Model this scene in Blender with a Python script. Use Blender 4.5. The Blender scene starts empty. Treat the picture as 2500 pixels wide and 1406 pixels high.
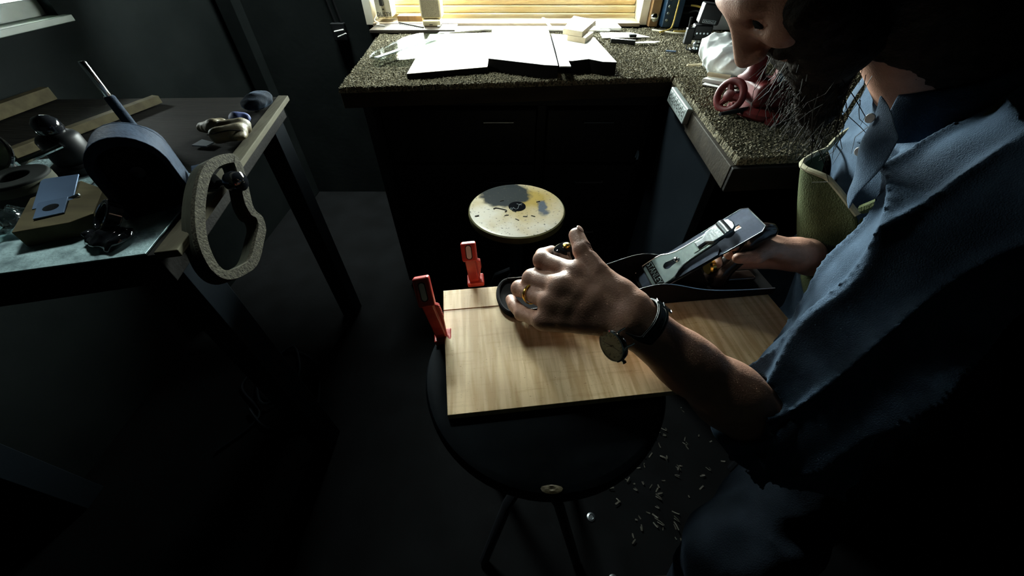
import bpy, bmesh, math, random
import numpy as np
from mathutils import Vector, Matrix

# ------------------------------------------------------------------ camera, sky, exposure
scene = bpy.context.scene
COL = scene.collection
cam_data = bpy.data.cameras.new('camera')
cam_data.sensor_width = 36.0
cam_data.lens = 12.96
cam_data.clip_start = 0.02
cam = bpy.data.objects.new('camera', cam_data)
cam.location = (0, 0, 1.2)
cam.rotation_euler = (math.radians(45), 0, 0)
COL.objects.link(cam)
scene.camera = cam

world = bpy.data.worlds.new('overcast_sky')
scene.world = world
world.use_nodes = True
bg = world.node_tree.nodes['Background']
bg.inputs['Color'].default_value = (0.93, 1.0, 0.97, 1)
bg.inputs['Strength'].default_value = 10.0

vs = scene.view_settings
vs.view_transform = 'Standard'
vs.look = 'None'
vs.gamma = 1.0
vs.use_curve_mapping = False
vs.exposure = 4.0


def portal(name, loc, rot, sx, sy):
    d = bpy.data.lights.new(name, 'AREA')
    d.shape = 'RECTANGLE'
    d.size = sx
    d.size_y = sy
    d.cycles.is_portal = True
    o = bpy.data.objects.new(name, d)
    o.location = loc
    o.rotation_euler = rot
    COL.objects.link(o)


# sky light enters by two windows and a roof light only; portals guide the sampling
BW = dict(x0=-0.585, x1=0.535, z0=0.955, z1=1.22, y=2.17)     # glass of the back window
SK = dict(x0=-0.97, x1=-0.53, y0=1.59, y1=2.03, z=2.50)       # glass of the roof light
LW = dict(y0=1.12, y1=1.265, z0=1.045, z1=1.11, x=-1.34)     # glass of the left window
portal('back_window_daylight', ((BW['x0'] + BW['x1']) / 2, BW['y'] + 0.05, (BW['z0'] + BW['z1']) / 2),
       (math.radians(-90), 0, 0), BW['x1'] - BW['x0'], BW['z1'] - BW['z0'])
portal('roof_daylight', ((SK['x0'] + SK['x1']) / 2, (SK['y0'] + SK['y1']) / 2, SK['z'] + 0.06),
       (0, 0, 0), SK['x1'] - SK['x0'], SK['y1'] - SK['y0'])
portal('left_window_daylight', (LW['x'] - 0.05, (LW['y0'] + LW['y1']) / 2, (LW['z0'] + LW['z1']) / 2),
       (math.radians(90), 0, math.radians(-90)), LW['y1'] - LW['y0'], LW['z1'] - LW['z0'])

# ------------------------------------------------------------------ helpers
random.seed(7)
rng = np.random.default_rng(7)
V = Vector


def link(o, parent=None):
    COL.objects.link(o)
    if parent is not None:
        o.parent = parent
    return o


def tag(o, label=None, cat=None, group=None, kind=None):
    if label: o['label'] = label
    if cat: o['category'] = cat
    if group: o['group'] = group
    if kind: o['kind'] = kind
    return o


def empty(name, loc=(0, 0, 0), label=None, cat=None, rot=None, group=None, kind=None, parent=None):
    o = bpy.data.objects.new(name, None)
    o.empty_display_size = 0.05
    o.location = loc
    if rot is not None: o.rotation_euler = rot
    link(o, parent)
    return tag(o, label, cat, group, kind)


def frame(origin, zdir, xhint=(1, 0, 0)):
    z = V(zdir).normalized()
    x = V(xhint) - z * V(xhint).dot(z)
    x.normalize()
    y = z.cross(x)
    m = Matrix.Identity(4)
    for i in range(3):
        m[i][0], m[i][1], m[i][2], m[i][3] = x[i], y[i], z[i], origin[i]
    return m


class MB:
    """collects boxes, prisms, tubes and lathes into one mesh"""
    def __init__(s):
        s.v = []; s.f = []

    def add(s, vs_, fs_, M=None):
        n = len(s.v)
        for p in vs_:
            p = V(p)
            if M is not None: p = M @ p
            s.v.append(tuple(p))
        s.f += [tuple(i + n for i in f) for f in fs_]
        return s

    def box(s, x0, x1, y0, y1, z0, z1, M=None):
        return s.add([(x0, y0, z0), (x1, y0, z0), (x1, y1, z0), (x0, y1, z0), (x0, y0, z1), (x1, y0, z1), (x1, y1, z1), (x0, y1, z1)],
                     [(0, 3, 2, 1), (4, 5, 6, 7), (0, 1, 5, 4), (1, 2, 6, 5), (2, 3, 7, 6), (3, 0, 4, 7)], M)

    def prism(s, poly, z0, z1, M=None):
        n = len(poly)
        a = sum(poly[i][0] * poly[(i + 1) % n][1] - poly[i][1] * poly[(i + 1) % n][0] for i in range(n))
        if a < 0: poly = poly[::-1]
        vs_ = [(p[0], p[1], z0) for p in poly] + [(p[0], p[1], z1) for p in poly]
        fs_ = [tuple(range(n - 1, -1, -1)), tuple(range(n, 2 * n))] + [(i, (i + 1) % n, n + (i + 1) % n, n + i) for i in range(n)]
        return s.add(vs_, fs_, M)

    def ring(s, outer, inner, z0, z1, M=None):
        n = len(outer)
        vs_ = [(p[0], p[1], z) for z in (z0, z1) for L in (outer, inner) for p in L]
        fs_ = []
        for i in range(n):
            j = (i + 1) % n
            fs_ += [(2 * n + i, 2 * n + j, 3 * n + j, 3 * n + i), (j, i, n + i, n + j),
                    (i, j, 2 * n + j, 2 * n + i), (n + j, n + i, 3 * n + i, 3 * n + j)]
        return s.add(vs_, fs_, M)

    def lathe(s, prof, n=32, M=None, cap=True):
        vs_ = []; fs_ = []
        m = len(prof)
        for r, z in prof:
            for i in range(n):
                a = 2 * math.pi * i / n
                vs_.append((r * math.cos(a), r * math.sin(a), z))
        for k in range(m - 1):
            for i in range(n):
                j = (i + 1) % n
                fs_.append((k * n + i, k * n + j, (k + 1) * n + j, (k + 1) * n + i))
        if cap:
            fs_.append(tuple(range(n - 1, -1, -1)))
            fs_.append(tuple((m - 1) * n + i for i in range(n)))
        return s.add(vs_, fs_, M)

    def tube(s, pts, r, n=8, cap=True, closed=False):
        pts = [V(p) for p in pts]
        m = len(pts)
        rs = r if isinstance(r, (list, tuple)) else [r] * m
        up = None
        vs_ = []; fs_ = []
        for k, p in enumerate(pts):
            if closed:
                t = pts[(k + 1) % m] - pts[k - 1]
            else:
                t = pts[min(k + 1, m - 1)] - pts[max(k - 1, 0)]
            t.normalize()
            if up is None:
                up = V((0, 0, 1)) if abs(t.z) < 0.9 else V((1, 0, 0))
            up = up - t * up.dot(t)
            up.normalize()
            sd = t.cross(up)
            for i in range(n):
                a = 2 * math.pi * i / n
                vs_.append(p + (up * math.cos(a) + sd * math.sin(a)) * rs[k])
        K = m if closed else m - 1
        for k in range(K):
            for i in range(n):
                j = (i + 1) % n
                k2 = (k + 1) % m
                fs_.append((k * n + j, k * n + i, k2 * n + i, k2 * n + j))
        if cap and not closed:
            fs_.append(tuple(range(n)))
            fs_.append(tuple((m - 1) * n + i for i in range(n - 1, -1, -1)))
        return s.add(vs_, fs_)

    def build(s, name, mat, parent=None, bevel=0, smooth=True, seg=2, origin=None):
        me = bpy.data.meshes.new(name)
        vs_ = s.v
        if origin is not None:
            vs_ = [tuple(V(p) - V(origin)) for p in vs_]
        me.from_pydata(vs_, [], s.f)
        me.materials.append(MAT[mat])
        if smooth:
            me.polygons.foreach_set('use_smooth', [True] * len(me.polygons))
            me.set_sharp_from_angle(angle=math.radians(35))
        me.update()
        o = bpy.data.objects.new(name, me)
        if origin is not None: o.location = origin
        if bevel:
            b = o.modifiers.new('bevel', 'BEVEL')
            b.width = bevel; b.segments = seg; b.limit_method = 'ANGLE'; b.angle_limit = math.radians(35)
            b.harden_normals = True
        return link(o, parent)


def spline(pts, n=8, closed=False):
    """Catmull-Rom through points"""
    P = [V(p) for p in pts]
    m = len(P)
    out = []
    for i in range(m if closed else m - 1):
        p0 = P[i - 1] if (closed or i > 0) else P[0]
        p1 = P[i]; p2 = P[(i + 1) % m]
        p3 = P[(i + 2) % m] if (closed or i + 2 < m) else P[-1]
        for k in range(n):
            t = k / n
            out.append(0.5 * ((2 * p1) + (p2 - p0) * t + (2 * p0 - 5 * p1 + 4 * p2 - p3) * t * t + (3 * p1 - p0 - 3 * p2 + p3) * t ** 3))
    if not closed: out.append(P[-1])
    return out


def text_mesh(name, body, size, extrude, mat, M, parent):
    cu = bpy.data.curves.new(name, 'FONT')
    cu.body = body; cu.size = size; cu.extrude = extrude
    cu.align_x = 'CENTER'; cu.align_y = 'CENTER'
    tmp = bpy.data.objects.new('tmp_text', cu)
    COL.objects.link(tmp)
    dg = bpy.context.evaluated_depsgraph_get()
    me = bpy.data.meshes.new_from_object(tmp.evaluated_get(dg))
    bpy.data.objects.remove(tmp); bpy.data.curves.remove(cu)
    me.name = name
    me.transform(M)
    me.materials.clear(); me.materials.append(MAT[mat])
    o = bpy.data.objects.new(name, me)
    return link(o, parent)


# ------------------------------------------------------------------ procedural materials
MAT = {}


def M(name, col, rough=0.55, metal=0.0, col2=None, vscale=12.0, stretch=(1, 1, 1), bump=0.0, bscale=150.0, spec=0.5, detail=4.0, lo=0.35, hi=0.65, coat=0.0):
    m = bpy.data.materials.new(name)
    m.use_nodes = True
    nt = m.node_tree; N = nt.nodes; L = nt.links
    b = N['Principled BSDF']
    b.inputs['Base Color'].default_value = (*col, 1)
    b.inputs['Roughness'].default_value = rough
    b.inputs['Metallic'].default_value = metal
    b.inputs['Specular IOR Level'].default_value = spec
    b.inputs['Coat Weight'].default_value = coat
    tc = N.new('ShaderNodeTexCoord')
    mp = N.new('ShaderNodeMapping'); mp.inputs['Scale'].default_value = stretch
    L.new(tc.outputs['Object'], mp.inputs['Vector'])
    if col2 is None: col2 = tuple(c * 0.8 for c in col)
    nz = N.new('ShaderNodeTexNoise'); nz.inputs['Scale'].default_value = vscale; nz.inputs['Detail'].default_value = detail
    L.new(mp.outputs['Vector'], nz.inputs['Vector'])
    cr = N.new('ShaderNodeValToRGB')
    cr.color_ramp.elements[0].position = lo; cr.color_ramp.elements[0].color = (*col2, 1)
    cr.color_ramp.elements[1].position = hi; cr.color_ramp.elements[1].color = (*col, 1)
    L.new(nz.outputs['Fac'], cr.inputs['Fac']); L.new(cr.outputs['Color'], b.inputs['Base Color'])
    if bump:
        n2 = N.new('ShaderNodeTexNoise'); n2.inputs['Scale'].default_value = bscale; n2.inputs['Detail'].default_value = 3
        L.new(mp.outputs['Vector'], n2.inputs['Vector'])
        bp = N.new('ShaderNodeBump'); bp.inputs['Strength'].default_value = bump; bp.inputs['Distance'].default_value = 0.004
        L.new(n2.outputs['Fac'], bp.inputs['Height']); L.new(bp.outputs['Normal'], b.inputs['Normal'])
    MAT[name] = m
    return m


def clear_mat(name, tint=(1, 1, 1), gloss=0.12, rough=0.03, fres=0.9):
    m = bpy.data.materials.new(name)
    m.use_nodes = True
    nt = m.node_tree; N = nt.nodes; L = nt.links
    N.remove(N['Principled BSDF'])
    t = N.new('ShaderNodeBsdfTransparent'); t.inputs['Color'].default_value = (*tint, 1)
    g = N.new('ShaderNodeBsdfGlossy'); g.inputs['Roughness'].default_value = rough
    fr = N.new('ShaderNodeFresnel'); fr.inputs['IOR'].default_value = 1.45
    ad = N.new('ShaderNodeMath'); ad.operation = 'MULTIPLY_ADD'; ad.inputs[1].default_value = fres; ad.inputs[2].default_value = gloss * 0.05
    mx = N.new('ShaderNodeMixShader')
    L.new(fr.outputs['Fac'], ad.inputs[0]); L.new(ad.outputs['Value'], mx.inputs['Fac'])
    L.new(t.outputs['BSDF'], mx.inputs[1]); L.new(g.outputs['BSDF'], mx.inputs[2])
    L.new(mx.outputs['Shader'], N['Material Output'].inputs['Surface'])
    MAT[name] = m


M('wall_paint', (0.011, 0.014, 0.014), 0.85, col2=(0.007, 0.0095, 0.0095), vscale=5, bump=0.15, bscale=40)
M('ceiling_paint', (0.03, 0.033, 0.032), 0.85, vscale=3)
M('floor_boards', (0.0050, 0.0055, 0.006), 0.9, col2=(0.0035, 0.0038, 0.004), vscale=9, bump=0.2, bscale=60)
M('window_wood', (0.80, 0.62, 0.34), 0.5, col2=(0.62, 0.42, 0.17), vscale=7, stretch=(0.4, 3, 3), bump=0.2, bscale=60)
M('window_paint', (0.78, 0.72, 0.52), 0.5, col2=(0.60, 0.46, 0.22), vscale=9, stretch=(0.3, 2, 4), bump=0.15, bscale=50)
M('white_jamb', (0.80, 0.79, 0.70), 0.5, col2=(0.66, 0.60, 0.45), vscale=8)
M('dark_sill', (0.075, 0.055, 0.035), 0.6, col2=(0.035, 0.027, 0.02), vscale=10, stretch=(0.3, 3, 3))
M('tan_sill', (0.40, 0.31, 0.20), 0.6, col2=(0.22, 0.16, 0.10), vscale=10, stretch=(0.3, 3, 3))
M('outdoor_frame', (0.20, 0.24, 0.21), 0.5)
M('ground_grass', (0.10, 0.14, 0.06), 0.9, vscale=3)
M('leaf', (0.22, 0.30, 0.17), 0.6, col2=(0.10, 0.17, 0.08), vscale=14)
M('bark', (0.10, 0.08, 0.06), 0.9)
M('carpet', (0.20, 0.175, 0.115), 0.95, col2=(0.03, 0.03, 0.02), vscale=210, bump=0.9, bscale=420, spec=0.1, detail=2, lo=0.36, hi=0.62)
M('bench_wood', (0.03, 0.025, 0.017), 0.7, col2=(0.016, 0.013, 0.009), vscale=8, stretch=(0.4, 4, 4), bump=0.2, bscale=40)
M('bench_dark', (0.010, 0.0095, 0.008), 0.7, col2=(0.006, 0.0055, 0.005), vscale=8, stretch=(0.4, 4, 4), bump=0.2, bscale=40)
M('edge_wood', (0.075, 0.07, 0.045), 0.8, spec=0.1, col2=(0.045, 0.04, 0.026), vscale=9, stretch=(4, 0.4, 4), bump=0.15, bscale=60)
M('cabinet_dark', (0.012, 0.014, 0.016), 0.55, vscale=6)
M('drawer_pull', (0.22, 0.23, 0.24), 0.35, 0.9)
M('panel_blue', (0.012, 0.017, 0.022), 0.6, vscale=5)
M('white_card', (0.80, 0.80, 0.76), 0.6, vscale=4, col2=(0.74, 0.73, 0.68))
M('slab_side_shade', (0.010, 0.0095, 0.009), 0.9, spec=0.05)  # near-black sides paint in the shade on the slab fronts
M('mdf_light', (0.58, 0.52, 0.44), 0.65, vscale=6, col2=(0.50, 0.44, 0.36))
M('block_wood', (0.52, 0.44, 0.30), 0.6, col2=(0.40, 0.32, 0.2), vscale=6, stretch=(0.4, 4, 4))
M('pale_strip', (0.85, 0.85, 0.82), 0.5, vscale=5)
M('ruler_steel', (0.55, 0.62, 0.68), 0.32, 0.85, vscale=8)
M('steel', (0.42, 0.46, 0.48), 0.28, 1.0, vscale=20, col2=(0.30, 0.34, 0.36), bump=0.05, bscale=300)
M('chrome', (0.75, 0.77, 0.78), 0.12, 1.0)
M('steel_plate', (0.44, 0.62, 0.65), 0.35, 0.4, col2=(0.10, 0.15, 0.17), vscale=26, bump=0.35, bscale=160, lo=0.30, hi=0.56, detail=8)
M('cream_plastic', (0.62, 0.54, 0.34), 0.45, col2=(0.55, 0.47, 0.28), vscale=5)
M('grille_cloth', (0.30, 0.26, 0.17), 0.9, col2=(0.2, 0.17, 0.11), vscale=300)
M('black_plastic', (0.008, 0.009, 0.010), 0.45, spec=0.18)
M('gloss_black', (0.008, 0.009, 0.011), 0.08, coat=0.6)
M('matte_black', (0.012, 0.013, 0.013), 0.8)
M('plate_cream', (0.62, 0.58, 0.44), 0.45)
M('ink', (0.03, 0.028, 0.022), 0.7)
M('pale_ink', (0.42, 0.47, 0.5), 0.6)
M('blue_case', (0.015, 0.05, 0.10), 0.4, vscale=10)
M('cable_yellow', (0.62, 0.45, 0.10), 0.5)
M('cable_white', (0.70, 0.66, 0.52), 0.5)
M('cable_dark', (0.02, 0.022, 0.026), 0.5)
M('stud_wood', (0.30, 0.17, 0.06), 0.6, col2=(0.18, 0.10, 0.04), vscale=12, stretch=(3, 3, 0.4))
M('bag_white', (0.80, 0.84, 0.84), 0.35, col2=(0.66, 0.70, 0.70), vscale=9, bump=0.4, bscale=30)
M('red_paint', (0.11, 0.010, 0.010), 0.5, spec=0.25, col2=(0.07, 0.007, 0.007), vscale=20, bump=0.1, bscale=80)
M('clamp_red', (0.62, 0.065, 0.045), 0.34, col2=(0.42, 0.03, 0.025), vscale=45, bump=0.12, bscale=150)
M('label_white', (0.85, 0.87, 0.86), 0.5)
M('outlet_strip', (0.15, 0.18, 0.175), 0.45, vscale=8)
M('stool_dark', (0.008, 0.011, 0.014), 0.6, col2=(0.005, 0.007, 0.009), vscale=14, bump=0.1, bscale=60)
M('stool_rim_olive', (0.15, 0.14, 0.06), 0.5, col2=(0.08, 0.075, 0.035), vscale=14)
M('leg_metal', (0.05, 0.055, 0.065), 0.4, 0.8)
M('plane_black', (0.007, 0.007, 0.008), 0.75, spec=0.06, col2=(0.012, 0.011, 0.010), vscale=30)
M('plane_edge', (0.55, 0.57, 0.58), 0.3, 1.0, vscale=30)
M('nickel', (0.50, 0.62, 0.60), 0.24, 0.9, col2=(0.38, 0.50, 0.49), vscale=16)
M('iron_blue', (0.045, 0.056, 0.078), 0.36, 0.9, col2=(0.03, 0.038, 0.055), vscale=14, stretch=(1, 8, 1))
M('tote_wood', (0.020, 0.012, 0.009), 0.25, coat=0.5)
M('brass', (0.62, 0.40, 0.09), 0.25, 1.0)
M('gold', (0.90, 0.58, 0.10), 0.18, 1.0)
M('skin', (0.47, 0.265, 0.19), 0.45, col2=(0.36, 0.19, 0.132), vscale=45, bump=0.2, bscale=520, spec=0.4, lo=0.3, hi=0.7)
M('nail', (0.56, 0.36, 0.29), 0.3)
M('hair', (0.030, 0.024, 0.018), 0.6, col2=(0.012, 0.010, 0.008), vscale=60, bump=0.5, bscale=200)
M('beard_hair', (0.022, 0.019, 0.014), 0.7, spec=0.1)
M('chambray', (0.052, 0.084, 0.128), 0.85, col2=(0.025, 0.043, 0.068), vscale=38, bump=0.4, bscale=700, spec=0.2, lo=0.25, hi=0.75, detail=6)
M('apron_green', (0.055, 0.068, 0.030), 0.9, col2=(0.03, 0.038, 0.017), vscale=25, bump=0.5, bscale=350, spec=0.15)
M('rope', (0.26, 0.24, 0.15), 0.9, vscale=150)
M('denim', (0.008, 0.012, 0.018), 0.9, col2=(0.005, 0.008, 0.012), vscale=30, bump=0.2, bscale=500, spec=0.2)
M('shoe_leather', (0.03, 0.022, 0.016), 0.5)
M('dial', (0.50, 0.55, 0.44), 0.5, col2=(0.46, 0.50, 0.40), vscale=6)
M('strap', (0.018, 0.024, 0.024), 0.55, bump=0.2, bscale=300)
M('strap_stitch', (0.05, 0.065, 0.065), 0.6)
M('mold_board', (0.062, 0.058, 0.041), 0.9, spec=0.1, col2=(0.022, 0.020, 0.015), vscale=230, bump=0.35, bscale=300, detail=3)
M('mold_ply', (0.045, 0.048, 0.035), 0.8, spec=0.1, col2=(0.028, 0.029, 0.021), vscale=20)
M('machine_blue', (0.008, 0.014, 0.026), 0.7, 0.0, spec=0.06, col2=(0.016, 0.027, 0.046), vscale=60, bump=0.25, bscale=200, lo=0.45, hi=0.7)
M('leather_tan', (0.11, 0.085, 0.036), 0.6, col2=(0.065, 0.05, 0.02), vscale=18, bump=0.3, bscale=120)
M('blue_cloth', (0.03, 0.06, 0.22), 0.7, col2=(0.02, 0.035, 0.12), vscale=12)
M('blue_card', (0.09, 0.145, 0.24), 0.4, 0.4, col2=(0.06, 0.10, 0.17), vscale=8)
M('ply_template', (0.075, 0.064, 0.034), 0.75, spec=0.1, col2=(0.048, 0.040, 0.022), vscale=10, stretch=(0.5, 4, 4))
M('roll_dark', (0.010, 0.012, 0.011), 0.7, vscale=8, spec=0.08)
M('shaving', (0.07, 0.065, 0.05), 0.7)
M('paper_blue', (0.30, 0.36, 0.42), 0.6)
clear_mat('window_glass', (0.98, 1.0, 0.99), 0.1)
clear_mat('acrylic', (0.72, 0.76, 0.74), 0.2, 0.08, 0.12)
clear_mat('clear_film', (0.70, 0.78, 0.78), 2.0, 0.12)


def maple_mat():
    m = bpy.data.materials.new('flamed_maple'); m.use_nodes = True
    nt = m.node_tree; N = nt.nodes; L = nt.links
    b = N['Principled BSDF']; b.inputs['Roughness'].default_value = 0.42
    tc = N.new('ShaderNodeTexCoord')

    def noise(scale, stretch, det, lo, hi, a, c):
        mp = N.new('ShaderNodeMapping'); mp.inputs['Scale'].default_value = stretch
        L.new(tc.outputs['Object'], mp.inputs['Vector'])
        n = N.new('ShaderNodeTexNoise'); n.inputs['Scale'].default_value = scale; n.inputs['Detail'].default_value = det; n.inputs['Distortion'].default_value = 0.4
        L.new(mp.outputs['Vector'], n.inputs['Vector'])
        r = N.new('ShaderNodeValToRGB')
        r.color_ramp.elements[0].position = lo; r.color_ramp.elements[0].color = (*a, 1)
        r.color_ramp.elements[1].position = hi; r.color_ramp.elements[1].color = (*c, 1)
        L.new(n.outputs['Fac'], r.inputs['Fac'])
        return r.outputs['Color']

    def mul(a, c, f=1.0):
        x = N.new('ShaderNodeMix'); x.data_type = 'RGBA'; x.blend_type = 'MULTIPLY'; x.inputs['Factor'].default_value = f
        L.new(a, x.inputs['A']); L.new(c, x.inputs['B'])
        return x.outputs['Result']
    base = noise(5, (1, 2, 1), 2, 0.3, 0.7, (0.68, 0.51, 0.28), (0.82, 0.66, 0.41))
    flame = noise(26, (4.5, 0.35, 1), 3, 0.38, 0.62, (0.70, 0.62, 0.50), (1, 1, 1))
    grain = noise(60, (0.25, 4.0, 1), 4, 0.30, 0.45, (0.82, 0.76, 0.68), (1, 1, 1))
    pores = noise(420, (0.6, 1.6, 1), 1, 0.24, 0.30, (0.45, 0.35, 0.25), (1, 1, 1))
    L.new(mul(mul(mul(base, flame), grain, 0.7), pores, 0.7), b.inputs['Base Color'])
    MAT['flamed_maple'] = m


maple_mat()
for nm in ('floor_boards', 'wall_paint', 'ceiling_paint', 'bench_dark', 'bench_wood', 'panel_blue', 'cabinet_dark', 'denim', 'chambray', 'matte_black', 'hair', 'apron_green', 'stool_dark'):
    MAT[nm].node_tree.nodes['Principled BSDF'].inputs['Specular IOR Level'].default_value = 0.06     # dusty, no gloss
for nm, w_, tint in (('chambray', 0.22, (0.55, 0.75, 1.0)), ('apron_green', 0.1, (0.8, 0.9, 0.5)), ('denim', 0.1, (0.5, 0.7, 1.0))):
    b_ = MAT[nm].node_tree.nodes['Principled BSDF']      # soft nap of worn cotton
    b_.inputs['Sheen Weight'].default_value = w_; b_.inputs['Sheen Roughness'].default_value = 0.35
    b_.inputs['Sheen Tint'].default_value = (*tint, 1)


def stool_seat_mat():
    """worn cream seat with yellowed varnish and dark worn-through patches"""
    m = bpy.data.materials.new('worn_seat'); m.use_nodes = True
    nt = m.node_tree; N = nt.nodes; L = nt.links
    b = N['Principled BSDF']; b.inputs['Roughness'].default_value = 0.35
    tc = N.new('ShaderNodeTexCoord')
    nz = N.new('ShaderNodeTexNoise'); nz.inputs['Scale'].default_value = 38; nz.inputs['Detail'].default_value = 7
    L.new(tc.outputs['Object'], nz.inputs['Vector'])
    sub = N.new('ShaderNodeVectorMath'); sub.operation = 'SUBTRACT'; sub.inputs[1].default_value = (0.5, 0.5, 0.5)
    L.new(nz.outputs['Color'], sub.inputs[0])
    sc = N.new('ShaderNodeVectorMath'); sc.operation = 'SCALE'; sc.inputs['Scale'].default_value = 0.045
    L.new(sub.outputs['Vector'], sc.inputs[0])
    wp = N.new('ShaderNodeVectorMath'); wp.operation = 'ADD'
    L.new(tc.outputs['Object'], wp.inputs[0]); L.new(sc.outputs['Vector'], wp.inputs[1])

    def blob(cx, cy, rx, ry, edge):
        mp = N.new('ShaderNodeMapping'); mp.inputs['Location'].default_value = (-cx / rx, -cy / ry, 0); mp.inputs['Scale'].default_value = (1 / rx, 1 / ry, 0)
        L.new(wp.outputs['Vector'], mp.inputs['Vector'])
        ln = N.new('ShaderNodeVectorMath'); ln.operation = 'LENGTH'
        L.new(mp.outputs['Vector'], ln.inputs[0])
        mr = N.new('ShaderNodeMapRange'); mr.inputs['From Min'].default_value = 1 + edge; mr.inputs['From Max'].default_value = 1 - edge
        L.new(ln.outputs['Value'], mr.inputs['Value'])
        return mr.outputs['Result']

    def mix(a, bcol, fac):
        x = N.new('ShaderNodeMix'); x.data_type = 'RGBA'
        L.new(fac, x.inputs['Factor'])
        if isinstance(a, tuple): x.inputs['A'].default_value = (*a, 1)
        else: L.new(a, x.inputs['A'])
        x.inputs['B'].default_value = (*bcol, 1)
        return x.outputs['Result']
    n2 = N.new('ShaderNodeTexNoise'); n2.inputs['Scale'].default_value = 9; n2.inputs['Detail'].default_value = 5
    L.new(tc.outputs['Object'], n2.inputs['Vector'])
    r = N.new('ShaderNodeMapRange'); r.inputs['From Min'].default_value = 0.45; r.inputs['From Max'].default_value = 0.7
    L.new(n2.outputs['Fac'], r.inputs['Value'])
    c = mix((0.66, 0.63, 0.54), (0.50, 0.40, 0.20), r.outputs['Result'])
    c = mix(c, (0.40, 0.29, 0.08), blob(0.04, 0.05, 0.09, 0.075, 0.55))
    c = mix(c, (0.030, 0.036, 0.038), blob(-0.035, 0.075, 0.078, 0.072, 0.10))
    c = mix(c, (0.10, 0.12, 0.15), blob(0.076, 0.001, 0.017, 0.034, 0.25))
    n3 = N.new('ShaderNodeTexNoise'); n3.inputs['Scale'].default_value = 150; n3.inputs['Detail'].default_value = 2
    L.new(tc.outputs['Object'], n3.inputs['Vector'])
    r3 = N.new('ShaderNodeMapRange'); r3.inputs['From Min'].default_value = 0.36; r3.inputs['From Max'].default_value = 0.30
    L.new(n3.outputs['Fac'], r3.inputs['Value'])
    c = mix(c, (0.10, 0.09, 0.07), r3.outputs['Result'])
    L.new(c, b.inputs['Base Color'])
    MAT['worn_seat'] = m


stool_seat_mat()


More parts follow.
